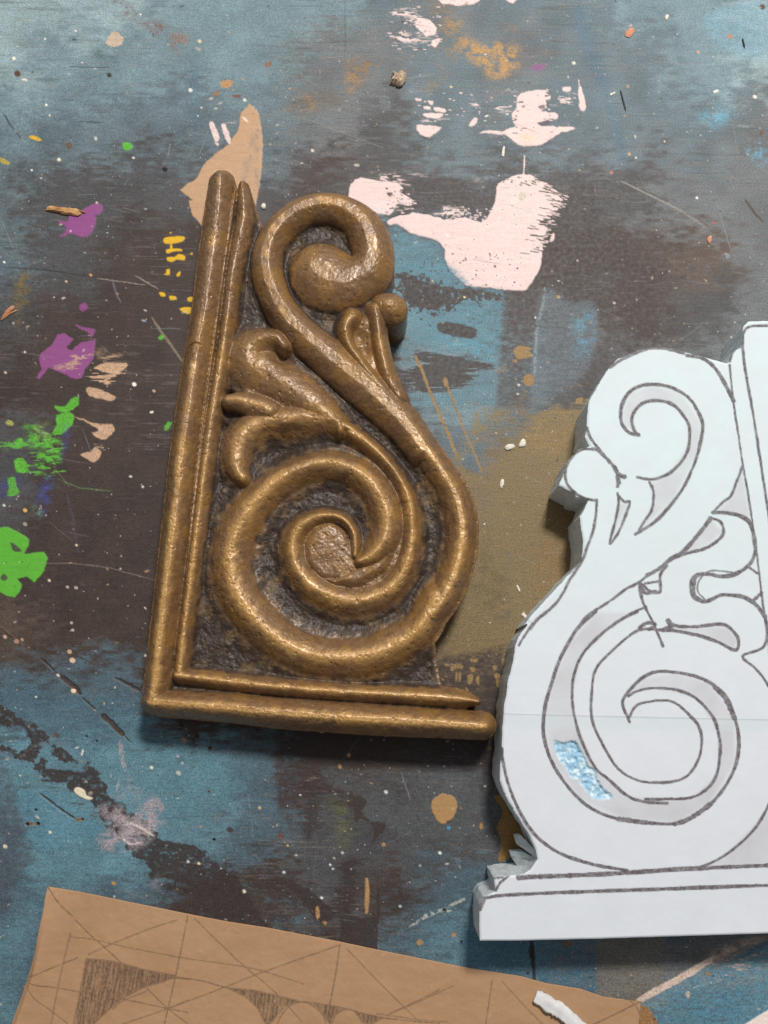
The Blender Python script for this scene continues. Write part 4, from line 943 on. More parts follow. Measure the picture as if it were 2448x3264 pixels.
def bronze_mat():
    m, nd, lk, bs = new_mat('aged_bronze_paint')
    v = objvec(nd, lk)
    pa = attr(nd, 'patina').outputs['Fac']; go = attr(nd, 'gold').outputs['Fac']; oc = attr(nd, 'ochre').outputs['Fac']
    n1 = noise_node(nd, lk, 300, 5, .6, v); n2 = noise_node(nd, lk, 1100, 3, .6, v); n3 = noise_node(nd, lk, 90, 4, .6, v)
    c = mixc(nd, lk, mapr(nd, lk, n1, .35, .65), (.166, .087, .035), (.240, .134, .058))
    c = mixc(nd, lk, math_(nd, lk, 'MULTIPLY', oc, .55), c, (.30, .155, .035))
    c = mixc(nd, lk, math_(nd, lk, 'MULTIPLY', go, mapr(nd, lk, n2, .3, .6, .35, 1)), c, (.55, .315, .10))
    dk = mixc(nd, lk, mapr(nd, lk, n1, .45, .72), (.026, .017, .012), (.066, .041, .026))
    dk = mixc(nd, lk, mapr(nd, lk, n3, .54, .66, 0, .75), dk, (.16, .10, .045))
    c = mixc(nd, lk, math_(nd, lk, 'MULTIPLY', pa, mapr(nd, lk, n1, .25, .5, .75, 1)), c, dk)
    lk.new(c, bs.inputs['Base Color'])
    lk.new(mapr(nd, lk, pa, 0, 1, .16, .02), bs.inputs['Metallic'])
    lk.new(math_(nd, lk, 'ADD', mapr(nd, lk, n2, .3, .7, .38, .56), math_(nd, lk, 'MULTIPLY', pa, .14)), bs.inputs['Roughness'])
    bs.inputs['Coat Weight'].default_value = .55; bs.inputs['Coat Roughness'].default_value = .24
    vo = nd.new('ShaderNodeTexVoronoi'); vo.inputs['Scale'].default_value = 520; lk.new(v, vo.inputs['Vector'])
    n4 = noise_node(nd, lk, 150, 2, .5, v)
    n1m = math_(nd, lk, 'MULTIPLY', n1, mapr(nd, lk, n4, .38, .62, .35, 1.15)); n2m = math_(nd, lk, 'MULTIPLY', n2, mapr(nd, lk, n4, .40, .60, .3, 1.25))
    b = bump(nd, lk, n1m, .34, .0009); b = bump(nd, lk, n2m, .42, .0004, b); b = bump(nd, lk, vo.outputs['Distance'], .18, .0003, b)
    lk.new(b, bs.inputs['Normal']); lk.new(b, bs.inputs['Coat Normal'])
    lk.new(mapr(nd, lk, pa, 0, 1, .42, .10), bs.inputs['Coat Weight'])
    return m

def make_bracket():
    V, F, A, L = relief(440, 1610, 520, 2370, 2.4, br_sdf, ZP, br_height, br_attr, levels=7, wob=.0006, label=br_kind)
    Nn = vnormals(V, F)
    m = bronze_mat()
    root = bpy.data.objects.new('carved_bracket', None); col.objects.link(root)
    wx, wy = P(900, 1450, 0); root.location = (float(wx), float(wy), 0)
    tag(root, 'bronze and gold painted carved scroll bracket lying on the paint-stained bench', 'bracket')
    off = np.array([float(wx), float(wy), 0])
    fk = L[F[:, 0]]
    # each face takes the highest-priority kind among its corners
    Lf = L[np.where(F >= 0, F, F[:, :1])]
    fk = L[F[:, 0]]
    for k, nm in ((K_RAIL, 'frame_rail'), (K_SCROLL, 'scroll'), (K_LEAF, 'leaf'), (K_BUD, 'bud'), (K_PLATE, 'backing_panel')):
        ff = F[fk == k]
        if not len(ff): continue
        use = np.unique(ff[ff >= 0]); mp = np.full(len(V), -1, np.int64); mp[use] = np.arange(len(use))
        ff = np.where(ff >= 0, mp[ff], -1)
        o = mesh_obj(nm, V[use] - off, ff, m, root, {q: a[use] for q, a in A.items()}, Nn[use])
        if k == K_PLATE: o['label'] = 'dark stained recessed panel behind the scrolls'
make_bracket()

# ------------------------------------------------------------------ foam blank with the pattern drawn on it
ZF = 0.0273
FO_SIL = [*F3([(2080, 85), (1700, 112), (1560, 118), (1537, 142), (1530, 200), (1526, 240), (1478, 275), (1456, 330), (1340, 298), (1235, 270), (1160, 250), (1085, 245), (1010, 262), (900, 308), (858, 350), (800, 440), (756, 520), (747, 600), (746, 660), (737, 700), (762, 748),
                (700, 764), (650, 820), (630, 880), (604, 945), (685, 983), (690, 1000), (752, 1017), (735, 1060), (712, 1102), (716, 1165), (728, 1230), (720, 1330), (650, 1400), (560, 1500), (470, 1595), (430, 1650)]),
          *F4([(455, 50), (400, 130), (383, 175), (376, 240), (348, 350), (328, 480), (319, 600), (317, 700), (308, 780), (306, 850), (335, 930), (400, 1040), (458, 1130), (488, 1200), (497, 1250), (462, 1300), (425, 1325), (276, 1342), (286, 1412), (222, 1440), (204, 1480), (203, 1600), (206, 1661)]),
          (1640, 2999), (1900, 2993), (2448, 2976), (2720, 2966)]
def fo_sdf(X, Y):
    x = X.reshape(-1); y = Y.reshape(-1)
    s = psdf(x, y, FO_SIL) + 3.0 * (fbm(x / 16, y / 16, 3, 201) - .5) * (y < 2700)
    return s.reshape(X.shape)
INK = [
    (F3, [(862, 350), (930, 305), (1010, 270), (1080, 250), (1160, 258), (1235, 278)], 3.6), (F3, [(1250, 290), (1300, 296), (1345, 312), (1400, 365), (1440, 430), (1485, 520)], 3.8),
    (F3, [(1005, 690), (960, 680), (925, 640), (915, 590), (925, 530), (960, 475), (1010, 445), (1070, 435), (1150, 445), (1220, 475), (1270, 515), (1310, 580), (1330, 640), (1322, 710), (1300, 800), (1270, 880), (1230, 960), (1180, 1030), (1120, 1100), (1060, 1150), (990, 1192)], 3.4),
    (F3, [(1000, 692), (980, 660), (972, 610), (990, 565), (1030, 530), (1080, 517), (1150, 525), (1200, 555), (1240, 605), (1262, 650), (1262, 730), (1245, 790), (1210, 840), (1160, 885), (1100, 910), (1060, 915), (1000, 905)], 3.2),
    (F3, [(1060, 930), (1080, 970), (1080, 1030), (1068, 1080), (1040, 1120), (1010, 1170)], 2.6), (F3, [(745, 655), (760, 700), (800, 755), (845, 810), (880, 850), (905, 905), (900, 950)], 3),
    (F3, [(860, 830), (800, 770), (770, 762), (720, 764), (680, 790), (650, 830), (636, 880), (642, 930), (670, 968), (710, 1000), (750, 1015), (795, 1020)], 3),
    (F3, [(885, 855), (905, 890), (935, 902)], 4.5), (F3, [(900, 900), (905, 930)], 4.5),
    (F3, [(900, 985), (905, 1030), (890, 1120), (860, 1240), (900, 1190), (935, 1110), (962, 1030), (935, 1028), (905, 1000)], 2.6),
    (F3, [(795, 1020), (790, 1100), (775, 1180), (745, 1260), (722, 1325), (660, 1420), (630, 1480), (580, 1550), (500, 1620), (460, 1670)], 2.8),
    (F4, [(540, 0), (480, 50), (425, 130), (402, 170)], 2.4),
    (F3, [(1370, 1112), (1310, 1190), (1230, 1280), (1160, 1322), (1120, 1360), (1050, 1400)], 4.2), (F3, [(1050, 1400), (1000, 1440), (940, 1470), (860, 1530), (790, 1575), (740, 1610), (706, 1655)], 2.8),
    (F4, [(790, 0), (710, 70), (650, 160), (600, 260), (565, 370), (540, 450), (525, 560), (530, 640), (560, 740), (610, 830), (700, 940), (800, 1010), (920, 1050), (1050, 1065), (1200, 1070), (1270, 1040), (1370, 970), (1450, 870), (1500, 760), (1512, 640), (1490, 530), (1450, 430), (1370, 360), (1290, 325), (1190, 305), (1095, 303), (1030, 330), (980, 375), (935, 430), (925, 470), (945, 520), (960, 555)], 3.4),
    (F4, [(1390, 380), (1440, 430), (1475, 500), (1488, 535)], 5), (F4, [(1190, 1070), (1270, 1040), (1370, 970)], 4.6), (F4, [(900, 1045), (1050, 1065)], 4.6),
    (F3, [(1365, 1108), (1420, 1130), (1435, 1180), (1410, 1220), (1340, 1265), (1260, 1285), (1190, 1310)], 3), (F3, [(1380, 1085), (1430, 1030), (1470, 1000), (1500, 930), (1530, 850)], 2.6),
    (F3, [(1380, 1082), (1450, 1085), (1520, 1100), (1570, 1140), (1592, 1230), (1590, 1300), (1560, 1350), (1500, 1390), (1430, 1405), (1370, 1395), (1310, 1395), (1275, 1430), (1275, 1490), (1300, 1520), (1350, 1530), (1420, 1500), (1480, 1500), (1540, 1510), (1600, 1550), (1645, 1610)], 4),
    (F3, [(1480, 1385), (1400, 1375), (1350, 1385), (1310, 1430), (1305, 1480), (1340, 1520)], 1.6), (F3, [(1290, 1410), (1283, 1490), (1320, 1525)], 4),
    (F4, [(1630, 0), (1655, 60), (1650, 150), (1620, 190), (1530, 225), (1590, 280), (1640, 340), (1690, 430), (1715, 560), (1718, 740), (1690, 900), (1640, 1020), (1560, 1130), (1440, 1230), (1320, 1290)], 2.8),
    (F3, [(1560, 1355), (1605, 1390)], 2.4), (F3, [(1580, 1530), (1628, 1488)], 3.4),
    (F3, [(1465, 340), (1485, 525), (1510, 690), (1530, 830), (1560, 1000), (1590, 1200), (1612, 1370), (1635, 1560), (1662, 1740), (1720, 2200), (1745, 2600), (1750, 2860)], 2.2),
    (F3, [(1530, 240), (1545, 370), (1580, 560), (1610, 750), (1640, 950), (1680, 1200), (1760, 1700), (1840, 2300), (1870, 2960)], 2.6),
    (F3, [(1900, 145), (1655, 140), (1580, 142), (1548, 155), (1532, 190), (1530, 240), (1500, 252), (1476, 280), (1467, 320)], 2.8),
    (F3, [(1150, 1350), (1115, 1400), (1115, 1480), (1060, 1478), (1030, 1450), (1000, 1440)], 3), (F3, [(1010, 1460), (1030, 1540), (1080, 1640), (1128, 1755)], 3), (F3, [(1015, 1450), (1040, 1490), (1090, 1480)], 3.5), (F3, [(1040, 1440), (1110, 1430)], 2.5),
    (F3, [(1045, 1558), (950, 1600), (870, 1660)], 2.4), (F4, [(1000, 0), (900, 50), (800, 130), (720, 220), (680, 320), (670, 440), (690, 560), (730, 680), (790, 790), (860, 850), (950, 930), (1040, 960), (1150, 966)], 3),
    (F4, [(1040, 946), (1150, 945), (1270, 938), (1350, 895), (1400, 820), (1418, 700), (1410, 620), (1380, 530), (1300, 440), (1200, 395), (1080, 385), (1000, 400), (955, 425)], 3),
    (F4, [(1110, 92), (1000, 95), (870, 200), (790, 290), (770, 400), (770, 540), (820, 660), (900, 790), (1000, 850), (1090, 862), (1190, 855), (1260, 820), (1310, 740), (1325, 650), (1310, 580), (1270, 530), (1190, 460), (1110, 448), (1000, 470), (960, 530)], 2.8),
    (F4, [(1010, 82), (1050, 55), (1090, 65), (1060, 90)], 3.6), (F4, [(1155, 45), (1170, 75), (1130, 92)], 5), (F4, [(1155, 50), (1200, 72), (1300, 75), (1420, 62), (1470, 85), (1510, 140), (1495, 195), (1400, 150), (1300, 118), (1180, 95), (1110, 92)], 3.4),
    (F4, [(275, 1345), (320, 1340)], 2.5), (F4, [(400, 1345), (560, 1335), (900, 1320), (1200, 1300), (1659, 1280), (2050, 1268)], 4.2), (F4, [(400, 1340), (700, 1330)], 4.6),
    (F4, [(205, 1490), (212, 1458), (250, 1440), (420, 1425), (800, 1410), (1100, 1400), (1659, 1380), (2050, 1365)], 3.6), (F4, [(350, 1335), (310, 1365), (285, 1408)], 2.4), (F4, [(205, 1500), (225, 1455)], 4),
    (F4, [(315, 690), (322, 760), (352, 880), (402, 1000), (470, 1110), (560, 1190), (660, 1240), (800, 1280), (950, 1305)], 3.2),
]
SHADE = [(F4, [(790, 0), (650, 160), (565, 370), (525, 560), (560, 740), (700, 940), (920, 1050), (1200, 1070), (1370, 970), (1500, 760), (1490, 530), (1370, 360), (1190, 305), (1030, 330), (955, 420), (1080, 385), (1300, 440), (1410, 620), (1400, 820), (1270, 938), (1150, 945), (950, 930), (790, 790), (690, 560), (670, 440), (720, 220), (900, 50), (1000, 0)]),
         (F3, [(1005, 690), (925, 640), (915, 590), (960, 475), (1070, 435), (1220, 475), (1330, 640), (1300, 800), (1180, 1030), (1010, 1170), (1080, 1030), (1060, 930), (1160, 885), (1262, 730), (1240, 605), (1150, 525), (1030, 530), (972, 610)]),
         (F3, [(1370, 1112), (1435, 1180), (1340, 1265), (1190, 1310)]), (F3, [(1530, 850), (1470, 1000), (1390, 1082), (1520, 1100), (1580, 1150)]),
         (F4, [(1640, 1020), (1440, 1230), (1320, 1290), (1750, 1275), (1750, 900)]), (F3, [(905, 1030), (860, 1240), (962, 1030)]),
         (F4, [(1160, 50), (1300, 75), (1460, 70), (1510, 140), (1495, 195), (1300, 118), (1130, 92)])]
TORN = F4([(575, 645), (620, 655), (690, 650), (712, 690), (745, 740), (755, 775), (790, 800), (805, 850), (830, 890), (882, 935), (850, 945), (800, 950), (770, 940), (735, 895), (700, 850), (660, 835), (640, 790), (600, 740), (580, 690)])
def fo_height(x, y):
    h = np.full(x.shape, ZF)
    s = psdf(x, y, FO_SIL)
    h = h - .0005 * sst(5, 0, s)
    h = h + .00018 * (fbm(x / 60, y / 60, 3, 211) - .5)
    m = sub(x, y, TORN, 30)
    d = psdf(x[m] + 8 * (fbm(x[m] / 9, y[m] / 9, 2, 5) - .5), y[m] + 8 * (fbm(x[m] / 9, y[m] / 9, 2, 6) - .5), TORN)
    q = sst(-1, 7, d)
    h[m] = h[m] - q * .0012 + q * .0019 * (fbm(x[m] / 9, y[m] / 11, 2, 215) - .4)
    # pattern film lifts where two sheets overlap
    d, t = ldist(x, y, F4([(300, 513), (900, 528), (1700, 545), (2000, 548)]))
    h = h + .00012 * sst(3, 0, d)
    return h
def fo_attr(x, y):
    ink = np.zeros(x.shape); grey = np.zeros(x.shape)
    for k, (f, pts, w) in enumerate(INK):
        p = smooth(f(pts), 4); w = w * 1.55
        m = sub(x, y, p, 14)
        wx_ = x[m] + 2.2 * (fbm(x[m] / 10, y[m] / 10, 2, k) - .5); wy_ = y[m] + 2.2 * (fbm(x[m] / 10, y[m] / 10, 2, k + 50) - .5)
        d, t = ldist(wx_, wy_, p)
        ww = w * (.78 + .5 * fbm(t * 22 + k, t * 0 + k, 2, 9))
        a = sst(1.7, -1.3, d - ww) * (.76 + .42 * fbm(x[m] / 12, y[m] / 12, 3, 221))
        ink[m] = np.maximum(ink[m], np.clip(a, 0, 1))
    for k, (f, pts) in enumerate(SHADE):
        p = f(pts); m = sub(x, y, p, 30)
        d = psdf(x[m], y[m], p)
        grey[m] = np.maximum(grey[m], sst(-8, 14, d) * (.35 + .9 * fbm(x[m] / 70, y[m] / 70, 3, 231)))
    m = sub(x, y, TORN, 30)
    blue = np.zeros(x.shape)
    d = psdf(x[m] + 8 * (fbm(x[m] / 9, y[m] / 9, 2, 5) - .5), y[m] + 8 * (fbm(x[m] / 9, y[m] / 9, 2, 6) - .5), TORN)
    blue[m] = sst(-6, 9, d + 8 * (fbm(x[m] / 7, y[m] / 7, 2, 8) - .5))
    d, t = ldist(x, y, F4([(300, 513), (900, 528), (1700, 545), (2000, 548)]))
    seam = sst(2.6, .6, d) * .8
    band = sst(0, 5, (y - (2274 + (x - 1600) * .012))) * sst(55, 40, (y - (2274 + (x - 1600) * .012)))
    cool = sst(2350, 1500, y)
    bm = np.zeros(x.shape)
    d, t = ldist(x, y, F3([(755, 1012), (735, 1040), (690, 1090)])); bm = np.maximum(bm, sst(3, 1, d))
    d, t = ldist(x, y, F3([(728, 756), (745, 758)])); bm = np.maximum(bm, sst(5, 2, d))
    return {'ink': ink, 'grey': grey, 'torn': blue, 'seam': seam, 'band': band, 'cool': cool, 'bluemark': bm}
def make_foam():
    V, F, A, L = relief(1500, 2700, 1000, 3010, 2.6, fo_sdf, ZF, fo_height, fo_attr, crisp=True, levels=8, wob=.0006)
    m, nd, lk, bs = new_mat('pale_foam_with_marker')
    v = objvec(nd, lk)
    g = lambda k: attr(nd, k).outputs['Fac']
    n1 = noise_node(nd, lk, 900, 3, .6, v); n2 = noise_node(nd, lk, 60, 4, .6, v); n3 = noise_node(nd, lk, 260, 3, .6, v)
    c = mixc(nd, lk, g('cool'), (.715, .760, .825), (.675, .785, .820))
    c = mixc(nd, lk, mapr(nd, lk, n2, .35, .7, 0, .35), c, (.65, .69, .72))
    c = mixc(nd, lk, mapr(nd, lk, n1, .3, .7, 0, .12), c, (.60, .64, .68))
    c = mixc(nd, lk, math_(nd, lk, 'MULTIPLY', g('grey'), .72), c, (.53, .53, .565))
    c = mixc(nd, lk, math_(nd, lk, 'MULTIPLY', g('band'), .35), c, (.60, .70, .73))
    c = mixc(nd, lk, math_(nd, lk, 'MULTIPLY', g('seam'), .5), c, (.33, .38, .40))
    bl = mixc(nd, lk, mapr(nd, lk, n3, .42, .62), (.30, .54, .72), (.66, .82, .90))
    c = mixc(nd, lk, g('torn'), c, bl)
    c = mixc(nd, lk, g('bluemark'), c, (.03, .14, .28))
    c = mixc(nd, lk, math_(nd, lk, 'MULTIPLY', g('ink'), mapr(nd, lk, n1, .25, .6, .72, .98)), c, (.100, .078, .084))
    lk.new(c, bs.inputs['Base Color'])
    bs.inputs['Roughness'].default_value = .62; bs.inputs['Specular IOR Level'].default_value = .3
    b = bump(nd, lk, n1, .25, .00012); b = bump(nd, lk, n3, .15, .0003, b); lk.new(b, bs.inputs['Normal'])
    # cut sides: bare foam, coarser
    ms, nd, lk, bs2 = new_mat('cut_foam_side')
    v = objvec(nd, lk, (1, 1, .35)); n1 = noise_node(nd, lk, 420, 4, .65, v); n2 = noise_node(nd, lk, 1300, 2, .6, v)
    c = mixc(nd, lk, mapr(nd, lk, n1, .35, .68), (.52, .59, .61), (.70, .77, .79))
    lk.new(c, bs2.inputs['Base Color']); bs2.inputs['Roughness'].default_value = .8
    b = bump(nd, lk, n1, .8, .0007); b = bump(nd, lk, n2, .4, .0003, b); lk.new(b, bs2.inputs['Normal'])
    root = bpy.data.objects.new('foam_bracket_blank', None); col.objects.link(root)
    wx, wy = P(2100, 2100, 0); off = np.array([float(wx), float(wy), 0]); root.location = off
    tag(root, 'pale blue foam board cut to a bracket outline with scrolls drawn in dark marker', 'foam cutout')
    ntop = (F < 0).any(1)
    Zf = np.abs(F) * 0
    # face is wall if any vertex sits past the top sheet
    nt = 0
    top_n = len(V)
    # top vertices come first: the crisp copy starts at the first repeated boundary row
    is_wall = WALL_FLAG(V, F)
    for nm, sel, mt in (('drawn_face', ~is_wall, m), ('foam_core', is_wall, ms)):
        ff = F[sel]; use = np.unique(ff[ff >= 0]); mp = np.full(len(V), -1, np.int64); mp[use] = np.arange(len(use))
        ff = np.where(ff >= 0, mp[ff], -1)
        mesh_obj(nm, V[use] - off, ff, mt, root, {q: a[use] for q, a in A.items()} if nm == 'drawn_face' else None)
    # torn slivers in the inner corner over the base
    for k, (pts, z0, z1) in enumerate((([(384, 1132), (415, 1130), (492, 1215), (488, 1232), (398, 1180)], .0075, .021), ([(360, 1212), (420, 1208), (492, 1242), (480, 1262), (368, 1236)], .004, .0165),
                                       ([(372, 1246), (450, 1250), (492, 1262), (452, 1300), (400, 1290)], .002, .024))):
        q = np.array(F4(pts))
        nq = len(q)
        wx_, wy_ = P(q[:, 0], q[:, 1], (z0 + z1) / 2)
        rs = np.random.RandomState(k)
        tilt = (q[:, 0] - q[:, 0].min()) / np.ptp(q[:, 0])
        zb = z0 + 0 * tilt; zt = z0 + .0025 + (z1 - z0) * tilt + rs.uniform(-.0004, .0004, nq)
        VV = np.vstack([np.stack([wx_, wy_, zb], 1), np.stack([wx_, wy_, zt], 1), [[wx_.mean(), wy_.mean(), zb.mean()], [wx_.mean(), wy_.mean(), zt.mean() + .0005]]]) - off
        FF = []
        for i in range(nq):
            j = (i + 1) % nq
            FF += [[i, j, nq + j, nq + i], [nq + i, nq + j, 2 * nq + 1, -1], [j, i, 2 * nq, -1]]
        mesh_obj('torn_flap', VV, np.array(FF), ms, root, smoothed=False)
    return root

def WALL_FLAG(V, F):
    # walls: quads whose normal is close to horizontal and that reach below the drawn face
    q = np.where(F >= 0, F, F[:, :1])
    zmin = V[q][:, :, 2].min(1)
    return zmin < ZF - .0026
_foam = make_foam()

# ------------------------------------------------------------------ kraft paper
def make_paper():
    SIL = [*F5([(180, 310), (300, 330), (700, 412), (850, 441), (1010, 466), (1290, 520), (1430, 550)]), (1500, 3087), (1660, 3112), (1740, 3134), (1850, 3152), (1925, 3178), (2044, 3192), (2040, 3264), (2020, 3500), (1990, 3800), (-60, 3700), (10, 3400),
           *F5([(45, 830), (75, 750), (108, 650), (135, 560), (152, 480), (168, 400), (173, 350)])]
    sdf = lambda X, Y: psdf(X.reshape(-1), Y.reshape(-1), SIL).reshape(X.shape) + .8 * (fbm(X / 20, Y / 20, 2, 301) - .5)
    def height(x, y):
        h = .0009 + .0006 * (fbm(x / 180, y / 180, 2, 303)) + .00035 * (fbm(x / 40, y / 30, 3, 305) - .5)
        left = psdf(x, y, SIL)
        lx = ldist(x, y, F5([(180, 310), (168, 400), (108, 650), (45, 830), (0, 980)]))[0]
        h = h + .0035 * sst(95, 0, lx) * sst(2800, 3050, y) - .0028 * sst(22, 0, lx) * sst(2900, 3100, y)
        return h
    LN = [(FK, [(425, 900), (520, 1040), (640, 1160)], 2.0), (FK, [(670, 1195), (800, 1330), (920, 1430), (1090, 1590)], 1.8), (FK, [(1560, 1195), (1300, 1280), (950, 1420), (780, 1500)], 1.8), (FK, [(690, 1525), (500, 1600), (235, 1700)], 1.8),
          (FK, [(235, 1700), (340, 1760), (540, 1800), (710, 1830)], 1.6), (FK, [(235, 1700), (320, 1880), (430, 1980), (600, 2112)], 1.3), (FK, [(625, 1305), (560, 1570), (500, 1850), (450, 2112)], 1.5), (FK, [(620, 1345), (750, 1355), (860, 1375), (1100, 1430), (1300, 1470), (1659, 1535)], 1.3),
          (FK, [(1655, 1160), (1560, 1640), (1480, 1980), (1450, 2112)], 1.8), (FK, [(1300, 1800), (1480, 1975), (1659, 2112)], 1.5), (FK, [(1060, 1885), (1480, 1975), (1659, 2010)], 1.6), (FK, [(1000, 2140), (1480, 1975), (1659, 1900)], 1.6),
          (FK, [(820, 2112), (950, 1990), (1080, 1890), (1300, 1765), (1420, 1720), (1550, 1705), (1659, 1720)], 2.2), (FK, [(1100, 1850), (1300, 1740), (1450, 1700)], 2.4), (FK, [(1000, 1980), (1080, 1910), (1300, 1820)], 1.5),
          (F5, [(650, 650), (760, 665), (850, 690), (1110, 740)], 2.0), (F5, [(870, 697), (990, 710), (1110, 742), (1190, 750), (1300, 770), (1450, 806), (1659, 825)], 1.8), (F5, [(1285, 530), (1200, 560), (960, 645), (850, 690), (635, 770)], 1.8),
          (F5, [(1284, 530), (1268, 640), (1245, 760)], 1.8), (F5, [(735, 430), (900, 590), (1040, 710), (1140, 820)], 1.4), (F5, [(1310, 545), (1450, 690), (1590, 825)], 1.3), (F5, [(1659, 700), (1600, 730), (1470, 790)], 1.4), (F5, [(640, 572), (800, 595), (960, 620), (1150, 680)], 1.2),
          (F5, [(1045, 840), (1060, 800), (1090, 765), (1120, 748), (1160, 748), (1200, 775), (1225, 805), (1232, 840)], 1.8), (F5, [(1250, 840), (1265, 800), (1290, 780), (1325, 775), (1355, 795), (1375, 825)], 1.6), (F5, [(950, 725), (980, 775), (1010, 835)], 2),
          (F6, [(490, 480), (475, 580), (462, 670)], 1.5), (F6, [(530, 480), (620, 580), (720, 680)], 1.2), (F6, [(330, 500), (200, 560), (60, 620)], 1.2), (F6, [(0, 620), (140, 640), (300, 655)], 1.2),
          (FY, [(1655, 690), (1640, 800), (1625, 950)], 2.2), (FY, [(1440, 655), (1530, 680), (1600, 740), (1632, 820)], 1.6), (FY, [(1655, 690), (1560, 730), (1380, 820), (1150, 930)], 2.2), (FY, [(1655, 690), (1540, 680), (1460, 660)], 1.4)]
    FILL = [(FK, [(765, 1535), (1000, 1560), (1300, 1640), (1550, 1685), (1420, 1715), (1300, 1760), (1080, 1885), (950, 1990), (800, 2130), (600, 2200), (650, 2112), (700, 1880)]), (F5, [(865, 695), (960, 703), (1125, 742), (1078, 762), (1045, 795), (1015, 835), (1000, 820), (975, 770), (930, 725)]),
            (F5, [(1185, 750), (1298, 770), (1262, 790), (1245, 828), (1230, 800)]), (F5, [(1345, 785), (1445, 806), (1400, 830), (1370, 822)]), (F5, [(560, 640), (660, 650), (620, 668), (540, 690)])]
    def attrf(x, y):
        ink = np.zeros(x.shape)
        for k, (f, pts, w) in enumerate(LN):
            p = smooth(f(pts), 3); m = sub(x, y, p, 12)
            d, t = ldist(x[m], y[m], p)
            a = sst(1.6, -1.0, d - w) * (.42 + .65 * fbm(x[m] / 9, y[m] / 9, 2, 307 + k))
            ink[m] = np.maximum(ink[m], a)
        for k, (f, pts) in enumerate(FILL):
            p = f(pts); m = sub(x, y, p, 20); d = psdf(x[m], y[m], p)
            u = (x[m] + .16 * y[m]) / 3.2; v = (y[m] - .16 * x[m]) / 40
            a = sst(-2.5, 2, d) * (.42 + .65 * sst(.30, .68, fbm(u, v, 2, 317))) * .95
            a = np.maximum(a, sst(4.5, 1, np.abs(d + 1)) * .6 * (d > -4))
            ink[m] = np.maximum(ink[m], a)
        return {'pencil': np.clip(ink * .86, 0, 1)}
    V, F, A, L = relief(-60, 2060, 2800, 3700, 3.0, sdf, .001, height, attrf, levels=1, foot=.0006)
    # the sheet is thin: its rim reaches only a third of a millimetre below its face
    m, nd, lk, bs = new_mat('kraft_paper')
    v = objvec(nd, lk)
    n1 = noise_node(nd, lk, 800, 3, .6, v); n2 = noise_node(nd, lk, 35, 5, .6, v); n3 = noise_node(nd, lk, 160, 3, .6, v)
    c = mixc(nd, lk, mapr(nd, lk, n2, .3, .7), (.430, .250, .132), (.505, .305, .168))
    c = mixc(nd, lk, mapr(nd, lk, n1, .3, .7, 0, .25), c, (.36, .21, .12))
    c = mixc(nd, lk, mapr(nd, lk, n3, .66, .74, 0, .25), c, (.62, .46, .33))
    c = mixc(nd, lk, math_(nd, lk, 'MULTIPLY', attr(nd, 'pencil').outputs['Fac'], mapr(nd, lk, n1, .25, .6, .55, .95)), c, (.075, .050, .040))
    lk.new(c, bs.inputs['Base Color']); bs.inputs['Roughness'].default_value = .6; bs.inputs['Specular IOR Level'].default_value = .35
    b = bump(nd, lk, n3, .35, .0008); b = bump(nd, lk, n1, .2, .0002, b); lk.new(b, bs.inputs['Normal'])
    wx, wy = P(1000, 3300, 0); off = np.array([float(wx), float(wy), 0])
    o = mesh_obj('kraft_paper_sheet', V - off, F, m, None, A)
    o.location = off
    tag(o, 'brown kraft paper sheet with pencil construction lines and hatched corners', 'paper')
make_paper()

# ------------------------------------------------------------------ loose bits lying about
def flat_mat(name, c1, c2, scale=500, rough=.7, bs_=.5):
    m, nd, lk, bs = new_mat(name); v = objvec(nd, lk)
    n = noise_node(nd, lk, scale, 4, .6, v)
    lk.new(mixc(nd, lk, mapr(nd, lk, n, .35, .65), c1, c2), bs.inputs['Base Color']); bs.inputs['Roughness'].default_value = rough
    lk.new(bump(nd, lk, n, bs_, .0004), bs.inputs['Normal']); return m
M_CHIP = flat_mat('foam_crumb', (.72, .68, .58), (.84, .80, .72))
M_WOOD = flat_mat('raw_wood', (.42, .20, .07), (.66, .40, .17), 260)
M_RED = flat_mat('reddish_wood', (.42, .17, .09), (.58, .28, .16), 260)
M_CLAY = flat_mat('dry_filler', (.46, .34, .24), (.62, .48, .35), 300, .85, .4)
M_BLACK = flat_mat('dark_wire', (.02, .022, .025), (.05, .05, .055))
M_OR = flat_mat('orange_crumb', (.55, .22, .13), (.66, .32, .2))
M_OFF = flat_mat('foam_skin', (.66, .66, .67), (.80, .80, .80), 240, .6, .6)

